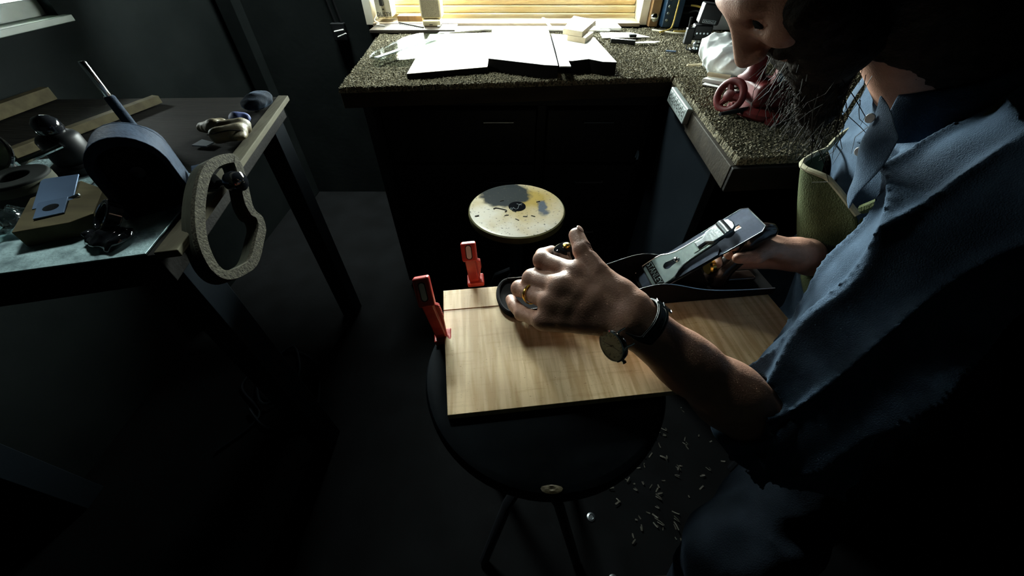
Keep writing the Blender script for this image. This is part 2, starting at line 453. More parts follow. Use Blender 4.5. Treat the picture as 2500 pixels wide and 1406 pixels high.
# ------------------------------------------------------------------ distance-field bodies (smooth unions of tapered limbs)
class Field:
    def __init__(s, lo, hi, h):
        s.lo = np.array(lo, float); s.h = h
        s.n = np.ceil((np.array(hi) - s.lo) / h).astype(int) + 1
        s.a = np.full(s.n, 0.2, np.float32)

    def _sub(s, lo, hi, pad):
        i0 = np.maximum(np.floor((np.array(lo) - pad - s.lo) / s.h).astype(int), 0)
        i1 = np.minimum(np.ceil((np.array(hi) + pad - s.lo) / s.h).astype(int) + 1, s.n)
        if np.any(i1 <= i0): return None
        sl = tuple(slice(a, b) for a, b in zip(i0, i1))
        g = [((np.arange(a, b) * s.h + o).astype(np.float32)) for a, b, o in zip(i0, i1, s.lo)]
        return sl, g[0][:, None, None], g[1][None, :, None], g[2][None, None, :]

    def _join(s, sl, d, k, cut=False):
        c = s.a[sl]
        if cut:
            d = -d
            h = np.clip(0.5 - 0.5 * (c - d) / k, 0, 1)
            s.a[sl] = c * (1 - h) + d * h + k * h * (1 - h)
        else:
            h = np.clip(0.5 + 0.5 * (c - d) / k, 0, 1)
            s.a[sl] = c * (1 - h) + d * h - k * h * (1 - h)

    def cone(s, a, b, ra, rb, k=0.006, cut=False, disp=None):
        a = np.array(a, float); b = np.array(b, float)
        r = max(ra, rb)
        q = s._sub(np.minimum(a, b) - r, np.maximum(a, b) + r, k + 3 * s.h + (0.02 if disp else 0))
        if q is None: return s
        sl, x, y, z = q
        ab = b - a; L2 = max(float(ab @ ab), 1e-12)
        px, py, pz = x - a[0], y - a[1], z - a[2]
        t = np.clip((px * ab[0] + py * ab[1] + pz * ab[2]) / L2, 0, 1)
        d = np.sqrt((px - t * ab[0]) ** 2 + (py - t * ab[1]) ** 2 + (pz - t * ab[2]) ** 2) - (ra + (rb - ra) * t)
        if disp is not None: d = d + disp(x, y, z)
        s._join(sl, d, k, cut)
        return s

    def ell(s, c, axes, rad, k=0.006, cut=False, disp=None):
        c = np.array(c, float); R = np.array(axes, float); rad = np.array(rad, float)
        m = rad.max()
        q = s._sub(c - m, c + m, k + 3 * s.h + (0.02 if disp else 0))
        if q is None: return s
        sl, x, y, z = q
        p = [x - c[0], y - c[1], z - c[2]]
        u = [R[i][0] * p[0] + R[i][1] * p[1] + R[i][2] * p[2] for i in range(3)]
        k0 = np.sqrt(sum((u[i] / rad[i]) ** 2 for i in range(3)))
        k1 = np.sqrt(sum((u[i] / rad[i] ** 2) ** 2 for i in range(3))) + 1e-9
        d = (k0 * (k0 - 1) / k1).astype(np.float32)
        if disp is not None: d = d + disp(x, y, z)
        s._join(sl, d, k, cut)
        return s

    def mesh(s, smooth=1):
        a = s.a
        ins = a < 0
        nx, ny, nz = a.shape
        cnt = np.zeros((nx - 1, ny - 1, nz - 1), np.int8)
        for i in (0, 1):
            for j in (0, 1):
                for k in (0, 1):
                    cnt += ins[i:nx - 1 + i, j:ny - 1 + j, k:nz - 1 + k]
        act = (cnt > 0) & (cnt < 8)
        I, J, K = np.nonzero(act)
        idx = np.full(act.shape, -1, np.int32)
        idx[I, J, K] = np.arange(len(I))
        corner = [(i, j, k) for i in (0, 1) for j in (0, 1) for k in (0, 1)]
        val = {c: a[I + c[0], J + c[1], K + c[2]] for c in corner}
        acc = np.zeros((len(I), 3)); w = np.zeros(len(I))
        for c in corner:
            for ax in range(3):
                if c[ax] == 0:
                    e = list(c); e[ax] = 1; e = tuple(e)
                    v0, v1 = val[c], val[e]
                    mk = (v0 < 0) != (v1 < 0)
                    t = np.where(mk, v0 / np.where(mk, v0 - v1, 1), 0)
                    p = np.tile(np.array(c, float), (len(I), 1)); p[:, ax] = t
                    acc += p * mk[:, None]; w += mk
        vert = (np.stack([I, J, K], 1) + acc / w[:, None]) * s.h + s.lo
        faces = []
        for ax in range(3):
            sl0 = [slice(None)] * 3; sl1 = [slice(None)] * 3
            sl0[ax] = slice(0, -1); sl1[ax] = slice(1, None)
            A = ins[tuple(sl0)]; B = ins[tuple(sl1)]
            o1, o2 = [(1, 2), (2, 0), (0, 1)][ax]
            for sign, cond in ((0, A & ~B), (1, ~A & B)):
                P = np.stack(np.nonzero(cond), 1)
                P = P[(P[:, o1] > 0) & (P[:, o2] > 0) & (P[:, o1] < a.shape[o1] - 1) & (P[:, o2] < a.shape[o2] - 1)]
                q = []
                for d1, d2 in ((-1, -1), (0, -1), (0, 0), (-1, 0)):
                    Q = P.copy(); Q[:, o1] += d1; Q[:, o2] += d2
                    q.append(idx[Q[:, 0], Q[:, 1], Q[:, 2]])
                q = np.stack(q, 1)
                if sign: q = q[:, ::-1]
                faces.append(q)
        F_ = np.concatenate(faces)
        F_ = F_[(F_ >= 0).all(1)]
        for _ in range(smooth):
            nb = np.zeros_like(vert); c = np.zeros(len(vert))
            for e0, e1 in ((0, 1), (1, 2), (2, 3), (3, 0)):
                np.add.at(nb, F_[:, e0], vert[F_[:, e1]]); np.add.at(c, F_[:, e0], 1)
                np.add.at(nb, F_[:, e1], vert[F_[:, e0]]); np.add.at(c, F_[:, e1], 1)
            vert = 0.5 * vert + 0.5 * nb / np.maximum(c, 1)[:, None]
        return vert, F_


def sdf_object(name, fields, mat, parent=None, smooth=1, origin=None):
    vs_, fs_, off = [], [], 0
    for f in fields:
        v, q = f.mesh(smooth)
        vs_.append(v); fs_.append(q + off); off += len(v)
    v = np.concatenate(vs_); q = np.concatenate(fs_)
    if origin is not None: v = v - np.array(origin)
    me = bpy.data.meshes.new(name)
    me.vertices.add(len(v)); me.vertices.foreach_set('co', v.astype(np.float32).ravel())
    me.loops.add(q.size); me.loops.foreach_set('vertex_index', q.astype(np.int32).ravel())
    me.polygons.add(len(q)); me.polygons.foreach_set('loop_start', np.arange(0, q.size, 4, dtype=np.int32))
    me.polygons.foreach_set('use_smooth', np.ones(len(q), bool))
    me.update(calc_edges=True); me.validate()
    me.materials.append(MAT[mat])
    o = bpy.data.objects.new(name, me)
    if origin is not None: o.location = origin
    return link(o, parent)

# ------------------------------------------------------------------ the room
def struct(name, mb, mat, **k):
    o = mb.build(name, mat, **k)
    o['kind'] = 'structure'
    return o


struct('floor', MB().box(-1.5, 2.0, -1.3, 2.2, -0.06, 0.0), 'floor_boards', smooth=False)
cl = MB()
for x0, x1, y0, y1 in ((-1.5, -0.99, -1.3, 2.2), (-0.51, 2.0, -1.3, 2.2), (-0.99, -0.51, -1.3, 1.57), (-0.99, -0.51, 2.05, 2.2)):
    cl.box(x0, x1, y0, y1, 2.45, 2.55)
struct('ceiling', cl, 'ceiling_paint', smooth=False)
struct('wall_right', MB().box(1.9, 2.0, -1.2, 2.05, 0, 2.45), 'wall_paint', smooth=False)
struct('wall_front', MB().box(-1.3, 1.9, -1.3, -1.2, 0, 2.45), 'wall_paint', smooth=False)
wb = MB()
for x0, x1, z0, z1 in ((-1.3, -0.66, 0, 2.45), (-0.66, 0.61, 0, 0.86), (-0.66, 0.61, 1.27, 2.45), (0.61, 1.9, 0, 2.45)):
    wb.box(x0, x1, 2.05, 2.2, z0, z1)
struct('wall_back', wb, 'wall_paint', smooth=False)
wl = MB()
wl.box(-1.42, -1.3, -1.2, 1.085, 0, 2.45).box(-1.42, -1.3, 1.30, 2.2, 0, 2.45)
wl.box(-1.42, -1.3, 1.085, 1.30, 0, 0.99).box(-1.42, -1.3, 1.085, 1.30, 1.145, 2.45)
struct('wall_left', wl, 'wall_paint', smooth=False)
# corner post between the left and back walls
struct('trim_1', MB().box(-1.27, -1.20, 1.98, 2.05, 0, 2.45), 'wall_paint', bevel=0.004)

w1 = empty('window_1', (0, 2.1, 0.86), kind='structure')
M_ = Matrix.Translation((0, -2.1, -0.86))


def wpart(parent, off, name, mb, mat, bevel=0.002):
    mb.v = [tuple(V(p) - V(off)) for p in mb.v]
    return mb.build(name, mat, parent, bevel=bevel)


O1 = (0, 2.1, 0.86)
wpart(w1, O1, 'jamb', MB().box(-0.66, -0.625, 2.03, 2.2, 0.86, 1.27), 'white_jamb')
wpart(w1, O1, 'jamb', MB().box(0.575, 0.61, 2.03, 2.2, 0.86, 1.27), 'white_jamb')
wpart(w1, O1, 'lower_board', MB().box(-0.625, 0.575, 2.115, 2.20, 0.862, 0.890), 'window_paint', 0.004)
wpart(w1, O1, 'lower_board', MB().box(-0.625, 0.575, 2.13, 2.20, 0.8905, 0.917), 'window_paint', 0.004)
wpart(w1, O1, 'sash_rail', MB().box(-0.625, 0.575, 2.145, 2.195, 0.9175, 0.955), 'window_wood', 0.005)
wpart(w1, O1, 'sash_rail', MB().box(-0.625, 0.575, 2.145, 2.195, 1.22, 1.27), 'window_wood', 0.005)
wpart(w1, O1, 'sash_stile', MB().box(-0.625, -0.585, 2.145, 2.195, 0.955, 1.22), 'window_wood', 0.004)
wpart(w1, O1, 'sash_stile', MB().box(0.535, 0.575, 2.145, 2.195, 0.955, 1.22), 'window_wood', 0.004)
wpart(w1, O1, 'pane', MB().box(-0.585, 0.535, 2.168, 2.172, 0.955, 1.22), 'window_glass', 0)
wpart(w1, O1, 'sill_board', MB().box(-0.62, 0.57, 1.99, 2.114, 0.8605, 0.874), 'tan_sill')
wpart(w1, O1, 'sill_board', MB().box(-0.60, -0.24, 1.86, 1.988, 0.8605, 0.872), 'dark_sill')

w2 = empty('window_2', (-1.32, 1.12, 1.0), kind='structure')
O2 = (-1.32, 1.12, 1.0)
wpart(w2, O2, 'sill_board', MB().box(-1.42, -1.275, 1.07, 1.315, 0.99, 1.006), 'outdoor_frame')
wpart(w2, O2, 'sash_rail', MB().box(-1.37, -1.33, 1.085, 1.30, 1.006, 1.045), 'outdoor_frame')
wpart(w2, O2, 'sash_rail', MB().box(-1.37, -1.33, 1.085, 1.30, 1.11, 1.145), 'outdoor_frame')
wpart(w2, O2, 'sash_stile', MB().box(-1.37, -1.33, 1.085, 1.12, 1.045, 1.11), 'outdoor_frame')
wpart(w2, O2, 'sash_stile', MB().box(-1.37, -1.33, 1.265, 1.30, 1.045, 1.11), 'outdoor_frame')
wpart(w2, O2, 'pane', MB().box(-1.352, -1.348, 1.12, 1.265, 1.045, 1.11), 'window_glass', 0)

w3 = empty('window_3', (-0.75, 1.81, 2.45), kind='structure')
O3 = (-0.75, 1.81, 2.45)
wpart(w3, O3, 'curb', MB().box(-0.99, -0.97, 1.57, 2.05, 2.45, 2.57), 'white_jamb')
wpart(w3, O3, 'curb', MB().box(-0.53, -0.51, 1.57, 2.05, 2.45, 2.57), 'white_jamb')
wpart(w3, O3, 'curb', MB().box(-0.97, -0.53, 1.57, 1.59, 2.45, 2.57), 'white_jamb')
wpart(w3, O3, 'curb', MB().box(-0.97, -0.53, 2.03, 2.05, 2.45, 2.57), 'white_jamb')
wpart(w3, O3, 'pane', MB().box(-0.97, -0.53, 1.59, 2.03, 2.498, 2.502), 'window_glass', 0)

# outside
struct('ground', MB().box(-9, 9, -6, 14, -0.5, -0.35), 'ground_grass', smooth=False)
sh = empty('garden_shrub', (-2.1, 1.25, -0.35), 'leafy green shrub outside the left window', 'shrub')
st = MB()
for i in range(7):
    a = random.uniform(0, 6.28)
    st.tube(spline([(0, 0, 0), (0.08 * math.cos(a), 0.08 * math.sin(a), 0.6), (0.14 * math.cos(a), 0.22 * math.sin(a), 1.36)], 5), 0.008, 5)
st.build('stem', 'bark', sh)
fo = MB()
for i in range(1500):
    c = V((random.gauss(0, 0.10), random.gauss(0, 0.15), random.uniform(0.55, 1.37)))
    d = V((random.uniform(-1, 1), random.uniform(-1, 1), random.uniform(-0.5, 0.8))).normalized()
    e = d.cross(V((random.uniform(-1, 1), random.uniform(-1, 1), random.uniform(-1, 1)))).normalized()
    l = random.uniform(0.018, 0.032)
    fo.add([c, c + d * l * 0.5 + e * l * 0.3, c + d * l, c + d * l * 0.5 - e * l * 0.3], [(0, 1, 2, 3)])
f_ = fo.build('foliage', 'leaf', sh, smooth=False)
f_['kind'] = 'stuff'


# ------------------------------------------------------------------ benches
def carpet(name, quad, z, parent, nx, ny, off, edge=0.0):
    """looped pile: a fine grid with every loop at its own height"""
    q = [np.array(p, float) for p in quad]
    u = np.linspace(0, 1, nx); v = np.linspace(0, 1, ny)
    U, W = np.meshgrid(u, v, indexing='ij')
    P = ((1 - U) * (1 - W))[..., None] * q[0] + (U * (1 - W))[..., None] * q[1] + (U * W)[..., None] * q[2] + ((1 - U) * W)[..., None] * q[3]
    Z = z + rng.normal(0, 0.0016, U.shape) + 0.0012 * np.sin(P[..., 0] * 60) * np.sin(P[..., 1] * 47)
    P = P + rng.normal(0, 0.0007, P.shape)
    b = np.zeros(U.shape, bool); b[0] = b[-1] = True; b[:, 0] = b[:, -1] = True
    Z[b] = z - 0.014
    X = np.stack([P[..., 0] - off[0], P[..., 1] - off[1], Z - off[2]], -1).reshape(-1, 3)
    i = np.arange(nx * ny).reshape(nx, ny)
    Q = np.stack([i[:-1, :-1], i[1:, :-1], i[1:, 1:], i[:-1, 1:]], -1).reshape(-1, 4)
    me = bpy.data.meshes.new(name)
    me.from_pydata(X.tolist(), [], Q.tolist())
    me.materials.append(MAT['carpet'])
    o = bpy.data.objects.new(name, me)
    return link(o, parent)


# back bench under the window
BB = (0.0, 1.6, 0)
bench = empty('workbench', BB, 'carpet-topped workbench with dark drawers under the bright window', 'workbench')


def bpart(name, mb, mat, bevel=0.002, parent=None, off=BB, owner=None):
    mb.v = [tuple(V(p) - V(off)) for p in mb.v]
    return mb.build(name, mat, owner if owner is not None else bench, bevel=bevel)


top_poly = [(-0.50, 1.158), (0.49, 1.265), (1.30, 1.30), (1.30, 2.04), (-0.60, 2.04)]
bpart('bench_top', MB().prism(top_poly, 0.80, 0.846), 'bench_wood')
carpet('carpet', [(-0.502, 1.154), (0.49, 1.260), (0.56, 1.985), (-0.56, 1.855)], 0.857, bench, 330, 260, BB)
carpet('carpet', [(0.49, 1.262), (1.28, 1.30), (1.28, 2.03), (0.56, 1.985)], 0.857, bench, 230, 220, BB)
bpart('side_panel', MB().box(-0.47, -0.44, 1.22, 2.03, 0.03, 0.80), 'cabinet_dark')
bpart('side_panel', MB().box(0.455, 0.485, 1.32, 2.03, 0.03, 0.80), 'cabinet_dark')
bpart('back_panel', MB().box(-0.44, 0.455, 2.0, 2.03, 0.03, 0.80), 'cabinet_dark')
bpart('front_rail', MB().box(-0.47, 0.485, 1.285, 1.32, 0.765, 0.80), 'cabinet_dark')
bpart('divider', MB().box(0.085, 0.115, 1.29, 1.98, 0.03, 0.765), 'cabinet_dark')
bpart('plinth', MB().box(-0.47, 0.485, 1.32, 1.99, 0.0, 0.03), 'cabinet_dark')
for (x0, x1) in ((-0.435, 0.08), (0.12, 0.45)):
    for (z0, z1, hz) in ((0.575, 0.755, 0.72), (0.33, 0.565, 0.50), (0.04, 0.32, 0.27)):
        dr = bpart('drawer', MB().box(x0, x1, 1.272, 1.30, z0, z1), 'cabinet_dark', 0.003)
        hx = -0.045 if x0 < 0 else 0.29
        bpart('handle', MB().tube([(hx - 0.05, 1.272, hz), (hx - 0.05, 1.262, hz), (hx + 0.05, 1.262, hz), (hx + 0.05, 1.272, hz)], 0.0026, 6), 'drawer_pull', 0, owner=dr)

# right bench
RB = (0.8, 0.98, 0)
rbench = empty('workbench', RB, 'carpet-topped side bench carrying the red vise beside the man', 'workbench')
bpart('bench_top', MB().prism([(0.462, 0.715), (1.30, 0.79), (1.30, 1.296), (0.497, 1.259)], 0.785, 0.846), 'bench_wood', off=RB, owner=rbench)
carpet('carpet', [(0.458, 0.712), (1.30, 0.786), (1.30, 1.296), (0.495, 1.257)], 0.857, rbench, 290, 210, RB)
bpart('edge_strip', MB().prism([(0.448, 0.71), (0.462, 0.715), (0.486, 1.02), (0.472, 1.02)], 0.79, 0.842), 'bench_wood', off=RB, owner=rbench)
bpart('edge_strip', MB().prism([(0.448, 0.698), (1.30, 0.772), (1.30, 0.786), (0.45, 0.711)], 0.79, 0.842), 'bench_dark', off=RB, owner=rbench)
bpart('side_panel', MB().box(0.50, 0.525, 0.86, 1.24, 0.0, 0.785), 'panel_blue', off=RB, owner=rbench)
bpart('leg', MB().box(1.21, 1.28, 0.82, 0.89, 0.0, 0.785), 'bench_wood', off=RB, owner=rbench)
bpart('leg', MB().box(1.21, 1.28, 1.19, 1.26, 0.0, 0.785), 'bench_wood', off=RB, owner=rbench)

# left bench
LB = (-0.9, 0.68, 0)
lbench = empty('workbench', LB, 'steel-topped bench with a pale wooden edge at the left wall', 'workbench')
LP = dict(off=LB, owner=lbench)
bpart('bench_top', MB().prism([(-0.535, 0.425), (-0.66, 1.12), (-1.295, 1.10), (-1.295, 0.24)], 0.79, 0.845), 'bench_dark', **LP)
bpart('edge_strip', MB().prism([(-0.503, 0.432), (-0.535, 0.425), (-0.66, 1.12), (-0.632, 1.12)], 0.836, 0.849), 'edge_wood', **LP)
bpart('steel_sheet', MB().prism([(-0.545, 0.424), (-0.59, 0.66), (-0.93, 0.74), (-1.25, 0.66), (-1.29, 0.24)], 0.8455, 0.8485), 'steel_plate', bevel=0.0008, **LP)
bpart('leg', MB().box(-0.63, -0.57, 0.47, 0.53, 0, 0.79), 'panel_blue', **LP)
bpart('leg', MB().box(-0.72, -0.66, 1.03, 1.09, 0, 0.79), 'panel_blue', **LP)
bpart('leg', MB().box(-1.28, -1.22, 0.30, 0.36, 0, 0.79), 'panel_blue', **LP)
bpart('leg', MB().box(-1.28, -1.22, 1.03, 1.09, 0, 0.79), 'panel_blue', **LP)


# unseen shelf added above the left bench to block the roof light
t = empty('shading_shelf', (-1.0, 1.25, 1.42), 'added plank shelf shading the left bench from the roof light', 'shelf')
bpart('plank', MB().box(-1.298, -0.60, 0.98, 1.50, 1.42, 1.445), 'bench_dark', off=(-1.0, 1.25, 1.42), owner=t)
for yy in (1.02, 1.46):
    bpart('bracket', MB().prism([(-1.298, 1.42), (-1.298, 1.20), (-1.28, 1.20), (-1.02, 1.40), (-1.02, 1.42)], -yy - 0.01, -yy + 0.01, Matrix.Rotation(math.radians(90), 4, 'X')), 'bench_dark', off=(-1.0, 1.25, 1.42), owner=t)

# ------------------------------------------------------------------ things on the back bench
def thing(name, label, cat, loc, **k):
    return empty(name, loc, label, cat, **k)


def part(root, name, mb, mat, bevel=0.0, **k):
    off = V(root.location)
    mb.v = [tuple(V(p) - off) for p in mb.v]
    return mb.build(name, mat, root, bevel=bevel, **k)


def sub(root, owner, name, mb, mat, bevel=0.0, **k):
    off = V(root.location)
    mb.v = [tuple(V(p) - off) for p in mb.v]
    return mb.build(name, mat, owner, bevel=bevel, **k)


def single(name, mb, mat, label, cat, origin, bevel=0.0, group=None, **k):
    o = mb.build(name, mat, None, bevel=bevel, origin=origin, **k)
    return tag(o, label, cat, group)


Zc = 0.860
def slab(name, poly, h, face, label, cat, loc):
    t = empty(name, loc, label, cat)
    for nm, z0, z1, mt in (('core', Zc, Zc + h - 0.0015, 'slab_side_shade'), ('face', Zc + h - 0.0014, Zc + h, face)):  # core is dark only to imitate the unlit front faces
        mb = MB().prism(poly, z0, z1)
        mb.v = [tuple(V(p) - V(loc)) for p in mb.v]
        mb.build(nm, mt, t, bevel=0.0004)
    return t


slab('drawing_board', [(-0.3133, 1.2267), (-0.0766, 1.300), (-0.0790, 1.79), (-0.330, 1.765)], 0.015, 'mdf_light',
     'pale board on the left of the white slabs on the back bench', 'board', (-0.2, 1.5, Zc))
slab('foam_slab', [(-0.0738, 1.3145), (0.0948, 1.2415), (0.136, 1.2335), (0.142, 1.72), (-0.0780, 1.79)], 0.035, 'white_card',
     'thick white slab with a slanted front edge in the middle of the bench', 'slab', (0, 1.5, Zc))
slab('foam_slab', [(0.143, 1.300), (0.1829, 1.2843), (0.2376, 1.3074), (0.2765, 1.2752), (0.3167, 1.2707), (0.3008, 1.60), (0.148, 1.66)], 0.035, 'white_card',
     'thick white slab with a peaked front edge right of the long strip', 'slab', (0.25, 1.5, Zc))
single('wood_strip', MB().prism([(0.1385, 1.2122), (0.1713, 1.2122), (0.1657, 1.51), (0.1460, 1.50)], Zc + 0.0355, Zc + 0.039), 'pale_strip',
       'long white strip overhanging the front of the white slabs', 'strip', (0.155, 1.35, Zc + 0.0355), 0.0006)
single('foam_sheet', MB().prism([(-0.31, 1.825), (-0.12, 1.905), (0.42, 1.89), (0.40, 1.975), (-0.29, 1.975)], Zc, Zc + 0.006), 'white_card',
       'long white sheet lying along the window sill behind the board', 'sheet', (0, 1.9, Zc), 0.001)
single('foam_sheet', MB().prism([(0.365, 1.76), (0.56, 1.775), (0.50, 1.86), (0.37, 1.86)], Zc, Zc + 0.003), 'white_card',
       'white sheet with a pointed end under the framed square', 'sheet', (0.45, 1.8, Zc), 0.0006)
single('wood_strip', MB().prism([(0.158, 1.90), (0.170, 1.90), (0.150, 2.10), (0.138, 2.10)], Zc + 0.0145, Zc + 0.018), 'pale_strip',
       'thin pale strip crossing the sill in the middle of the window', 'strip', (0.155, 2.0, Zc + 0.0145), 0.0005)
single('wood_strip', MB().prism([(-0.315, 1.90), (-0.305, 1.905), (-0.365, 2.07), (-0.375, 2.065)], Zc + 0.0145, Zc + 0.018), 'pale_strip',
       'thin pale strip crossing the sill behind the little speaker', 'strip', (-0.34, 2.0, Zc + 0.0145), 0.0005)

# clear acrylic body template with a steel rule lying on it
ac = spline([(-0.462, 1.385, 0), (-0.405, 1.372, 0), (-0.33, 1.390, 0), (-0.262, 1.435, 0), (-0.215, 1.51, 0), (-0.207, 1.575, 0), (-0.235, 1.635, 0), (-0.22, 1.70, 0), (-0.27, 1.77, 0), (-0.36, 1.76, 0), (-0.415, 1.68, 0), (-0.45, 1.55, 0), (-0.475, 1.45, 0)], 5, closed=True)
single('acrylic_template', MB().prism([(p.x, p.y) for p in ac], Zc + 0.0155, Zc + 0.0205), 'acrylic',
       'clear acrylic instrument template with rounded outline on the back bench', 'template', (-0.33, 1.55, Zc + 0.0155), 0.0008)
R0, R1 = V((-0.4418, 1.376, 0)), V((-0.290, 1.668, 0))
d_ = (R1 - R0).normalized(); n_ = V((-d_.y, d_.x, 0)) * 0.008
single('steel_rule', MB().prism([tuple((R0 + n_).xy), tuple((R0 - n_).xy), tuple((R1 - n_).xy), tuple((R1 + n_).xy)], Zc + 0.0212, Zc + 0.0236), 'ruler_steel',
       'bluish steel rule lying slanted on the clear template', 'ruler', (-0.37, 1.52, Zc + 0.0212), 0.0004)

# two stacked wooden blocks
single('wood_block', MB().prism([(0.195, 1.548), (0.252, 1.500), (0.296, 1.60), (0.235, 1.645)], Zc + 0.0355, Zc + 0.052), 'block_wood',
       'lower of the two pale blocks stacked on the white slabs', 'block', (0.24, 1.57, Zc + 0.0355), 0.001)
single('wood_block', MB().prism([(0.180, 1.560), (0.241, 1.510), (0.320, 1.715), (0.245, 1.80)], Zc + 0.0525, Zc + 0.069), 'block_wood',
       'upper of the two pale blocks, turned askew on the lower', 'block', (0.25, 1.63, Zc + 0.0525), 0.001)

# utility knife and small bits on the carpet
t = thing('bench_knife', 'black-handled knife with a bright blade lying on the carpeted bench', 'knife', (0.43, 1.68, Zc))
part(t, 'handle', MB().prism([(0.385, 1.703), (0.383, 1.688), (0.470, 1.655), (0.473, 1.671)], Zc, Zc + 0.014), 'black_plastic', 0.002)
part(t, 'blade', MB().prism([(0.472, 1.670), (0.471, 1.656), (0.545, 1.658), (0.575, 1.684), (0.54, 1.689)], Zc + 0.004, Zc + 0.0065), 'pale_strip', 0.0003)
single('sharpening_stone', MB().box(0.474, 0.502, 1.765, 1.785, Zc + 0.0035, Zc + 0.0125), 'matte_black', 'small dark square stone beside the knife', 'stone', (0.488, 1.775, Zc + 0.0035), 0.0015)
single('steel_chip', MB().prism([(0.556, 1.551), (0.588, 1.541), (0.594, 1.548), (0.564, 1.560)], Zc, Zc + 0.004), 'blue_card',
       'little blue-grey metal slip lying on the right carpet', 'metal slip', (0.575, 1.55, Zc), 0.0004)
single('wooden_dowel', MB().tube([(0.573, 1.368, Zc + 0.003), (0.640, 1.376, Zc + 0.003)], 0.0032, 8), 'block_wood',
       'thin wooden dowel lying against the white bag', 'dowel', (0.60, 1.372, Zc))
# framed square (small device with a glass window)
t = thing('framed_square', 'small white framed square with a grey centre near the sill', 'frame', (0.435, 1.95, Zc))
part(t, 'frame', MB().box(0.372, 0.470, 1.905, 2.02, Zc + 0.0005, Zc + 0.012, None), 'pale_strip', 0.002)
part(t, 'glass', MB().box(0.383, 0.459, 1.930, 2.008, Zc + 0.0118, Zc + 0.0132), 'paper_blue', 0.0005)
# little computer loudspeaker
t = thing('computer_speaker', 'cream computer loudspeaker standing on the sill', 'speaker', (-0.345, 1.945, 0.872))
prof = [(0.0, 0.0), (0.036, 0.0), (0.038, 0.004), (0.037, 0.016), (0.030, 0.024), (0, 0.026)]
part(t, 'base', MB().box(-0.383, -0.307, 1.915, 1.99, 0.8725, 0.897), 'cream_plastic', 0.008, seg=3)
part(t, 'cabinet', MB().box(-0.390, -0.300, 1.93, 2.005, 0.8975, 0.975), 'cream_plastic', 0.010, seg=3)
g = part(t, 'grille', MB().box(-0.383, -0.307, 1.926, 1.932, 0.904, 0.968), 'grille_cloth', 0.003)
part(t, 'badge', MB().box(-0.354, -0.340, 1.9135, 1.9155, 0.879, 0.882), 'ink', 0.0003)
# switch box with hand lettering
t = thing('switch_box', 'cream switch box marked DUSTY at the left of the window', 'switch', (-0.565, 2.02, 0.93))
part(t, 'box', MB().box(-0.60, -0.532, 2.01, 2.10, 0.891, 1.005), 'plate_cream', 0.004)
part(t, 'toggle', MB().box(-0.574, -0.558, 1.992, 2.012, 0.934, 0.958), 'ink', 0.003)
text_mesh('lettering', 'DUSTY', 0.021, 0.0004, 'ink', Matrix.Translation(V((-0.566, 2.0088, 0.902)) - t.location) @ Matrix.Rotation(math.radians(90), 4, 'X'), t)
part(t, 'arrow_mark', MB().add([(-0.571, 2.0092, 0.918), (-0.561, 2.0092, 0.918), (-0.566, 2.0092, 0.925), (-0.571, 2.0098, 0.918), (-0.561, 2.0098, 0.918), (-0.566, 2.0098, 0.925)],
                               [(0, 1, 2), (5, 4, 3), (0, 3, 4, 1), (1, 4, 5, 2), (2, 5, 3, 0)]), 'ink')
single('switch_wire', MB().tube(spline([(-0.60, 2.03, 0.90), (-0.607, 1.99, 0.885), (-0.585, 1.97, 0.876), (-0.59, 1.95, 0.8745), (-0.55, 1.93, 0.8745)], 8), 0.0024, 6), 'cable_white',
       'pale wire hanging from the cream switch box', 'wire', (-0.6, 2.0, 0.88))
# brown block on the sill, left of the speaker
single('wood_offcut', MB().box(-0.515, -0.405, 2.03, 2.085, 0.8745, 0.894), 'stud_wood', 'brown wood offcut on the sill left of the speaker', 'offcut', (-0.46, 2.06, 0.8745), 0.001)
single('pencil', MB().tube([(-0.50, 1.985, 0.8765), (-0.375, 1.882, 0.8765)], 0.0036, 6), 'ink', 'dark pencil lying across the sill before the speaker', 'pencil', (-0.44, 1.93, 0.8735))

# right of the window: wooden stud, knob, blue box, yellow leads
single('wall_stud', MB().box(0.612, 0.65, 2.00, 2.049, 0.8585, 2.2), 'stud_wood', 'orange-brown upright board right of the window', 'board', (0.63, 2.03, 0.86), 0.002)
t = thing('hook_knob', 'small chrome knob on the brown upright', 'knob', (0.598, 2.02, 0.88))
part(t, 'stem', MB().lathe([(0.010, 0), (0.010, 0.012), (0.006, 0.014), (0.006, 0.022)], 16, frame((0.622, 1.9995, 0.897), (0, -1, 0))), 'steel')
part(t, 'cap', MB().lathe([(0.013, 0.022), (0.016, 0.026), (0.015, 0.034), (0.008, 0.039), (0.0, 0.040)], 20, frame((0.622, 1.9995, 0.897), (0, -1, 0))), 'chrome')
t = thing('blue_charger', 'dark blue boxed charger with yellow leads right of the window', 'charger', (0.70, 1.99, 0.862))
part(t, 'case', MB().box(0.658, 0.735, 1.96, 2.03, 0.8625, 1.03), 'blue_case', 0.004)
for k in range(4):
    part(t, 'dial', MB().lathe([(0.006, 0), (0.006, 0.004), (0.004, 0.006)], 12, frame((0.672, 1.9595, 0.89 + 0.024 * k), (0, -1, 0))), 'steel')
part(t, 'plug', MB().tube([(0.736, 1.975, 0.94), (0.765, 1.972, 0.94)], 0.005, 8), 'black_plastic')
part(t, 'plug', MB().tube([(0.736, 1.975, 0.915), (0.765, 1.972, 0.915)], 0.005, 8), 'black_plastic')
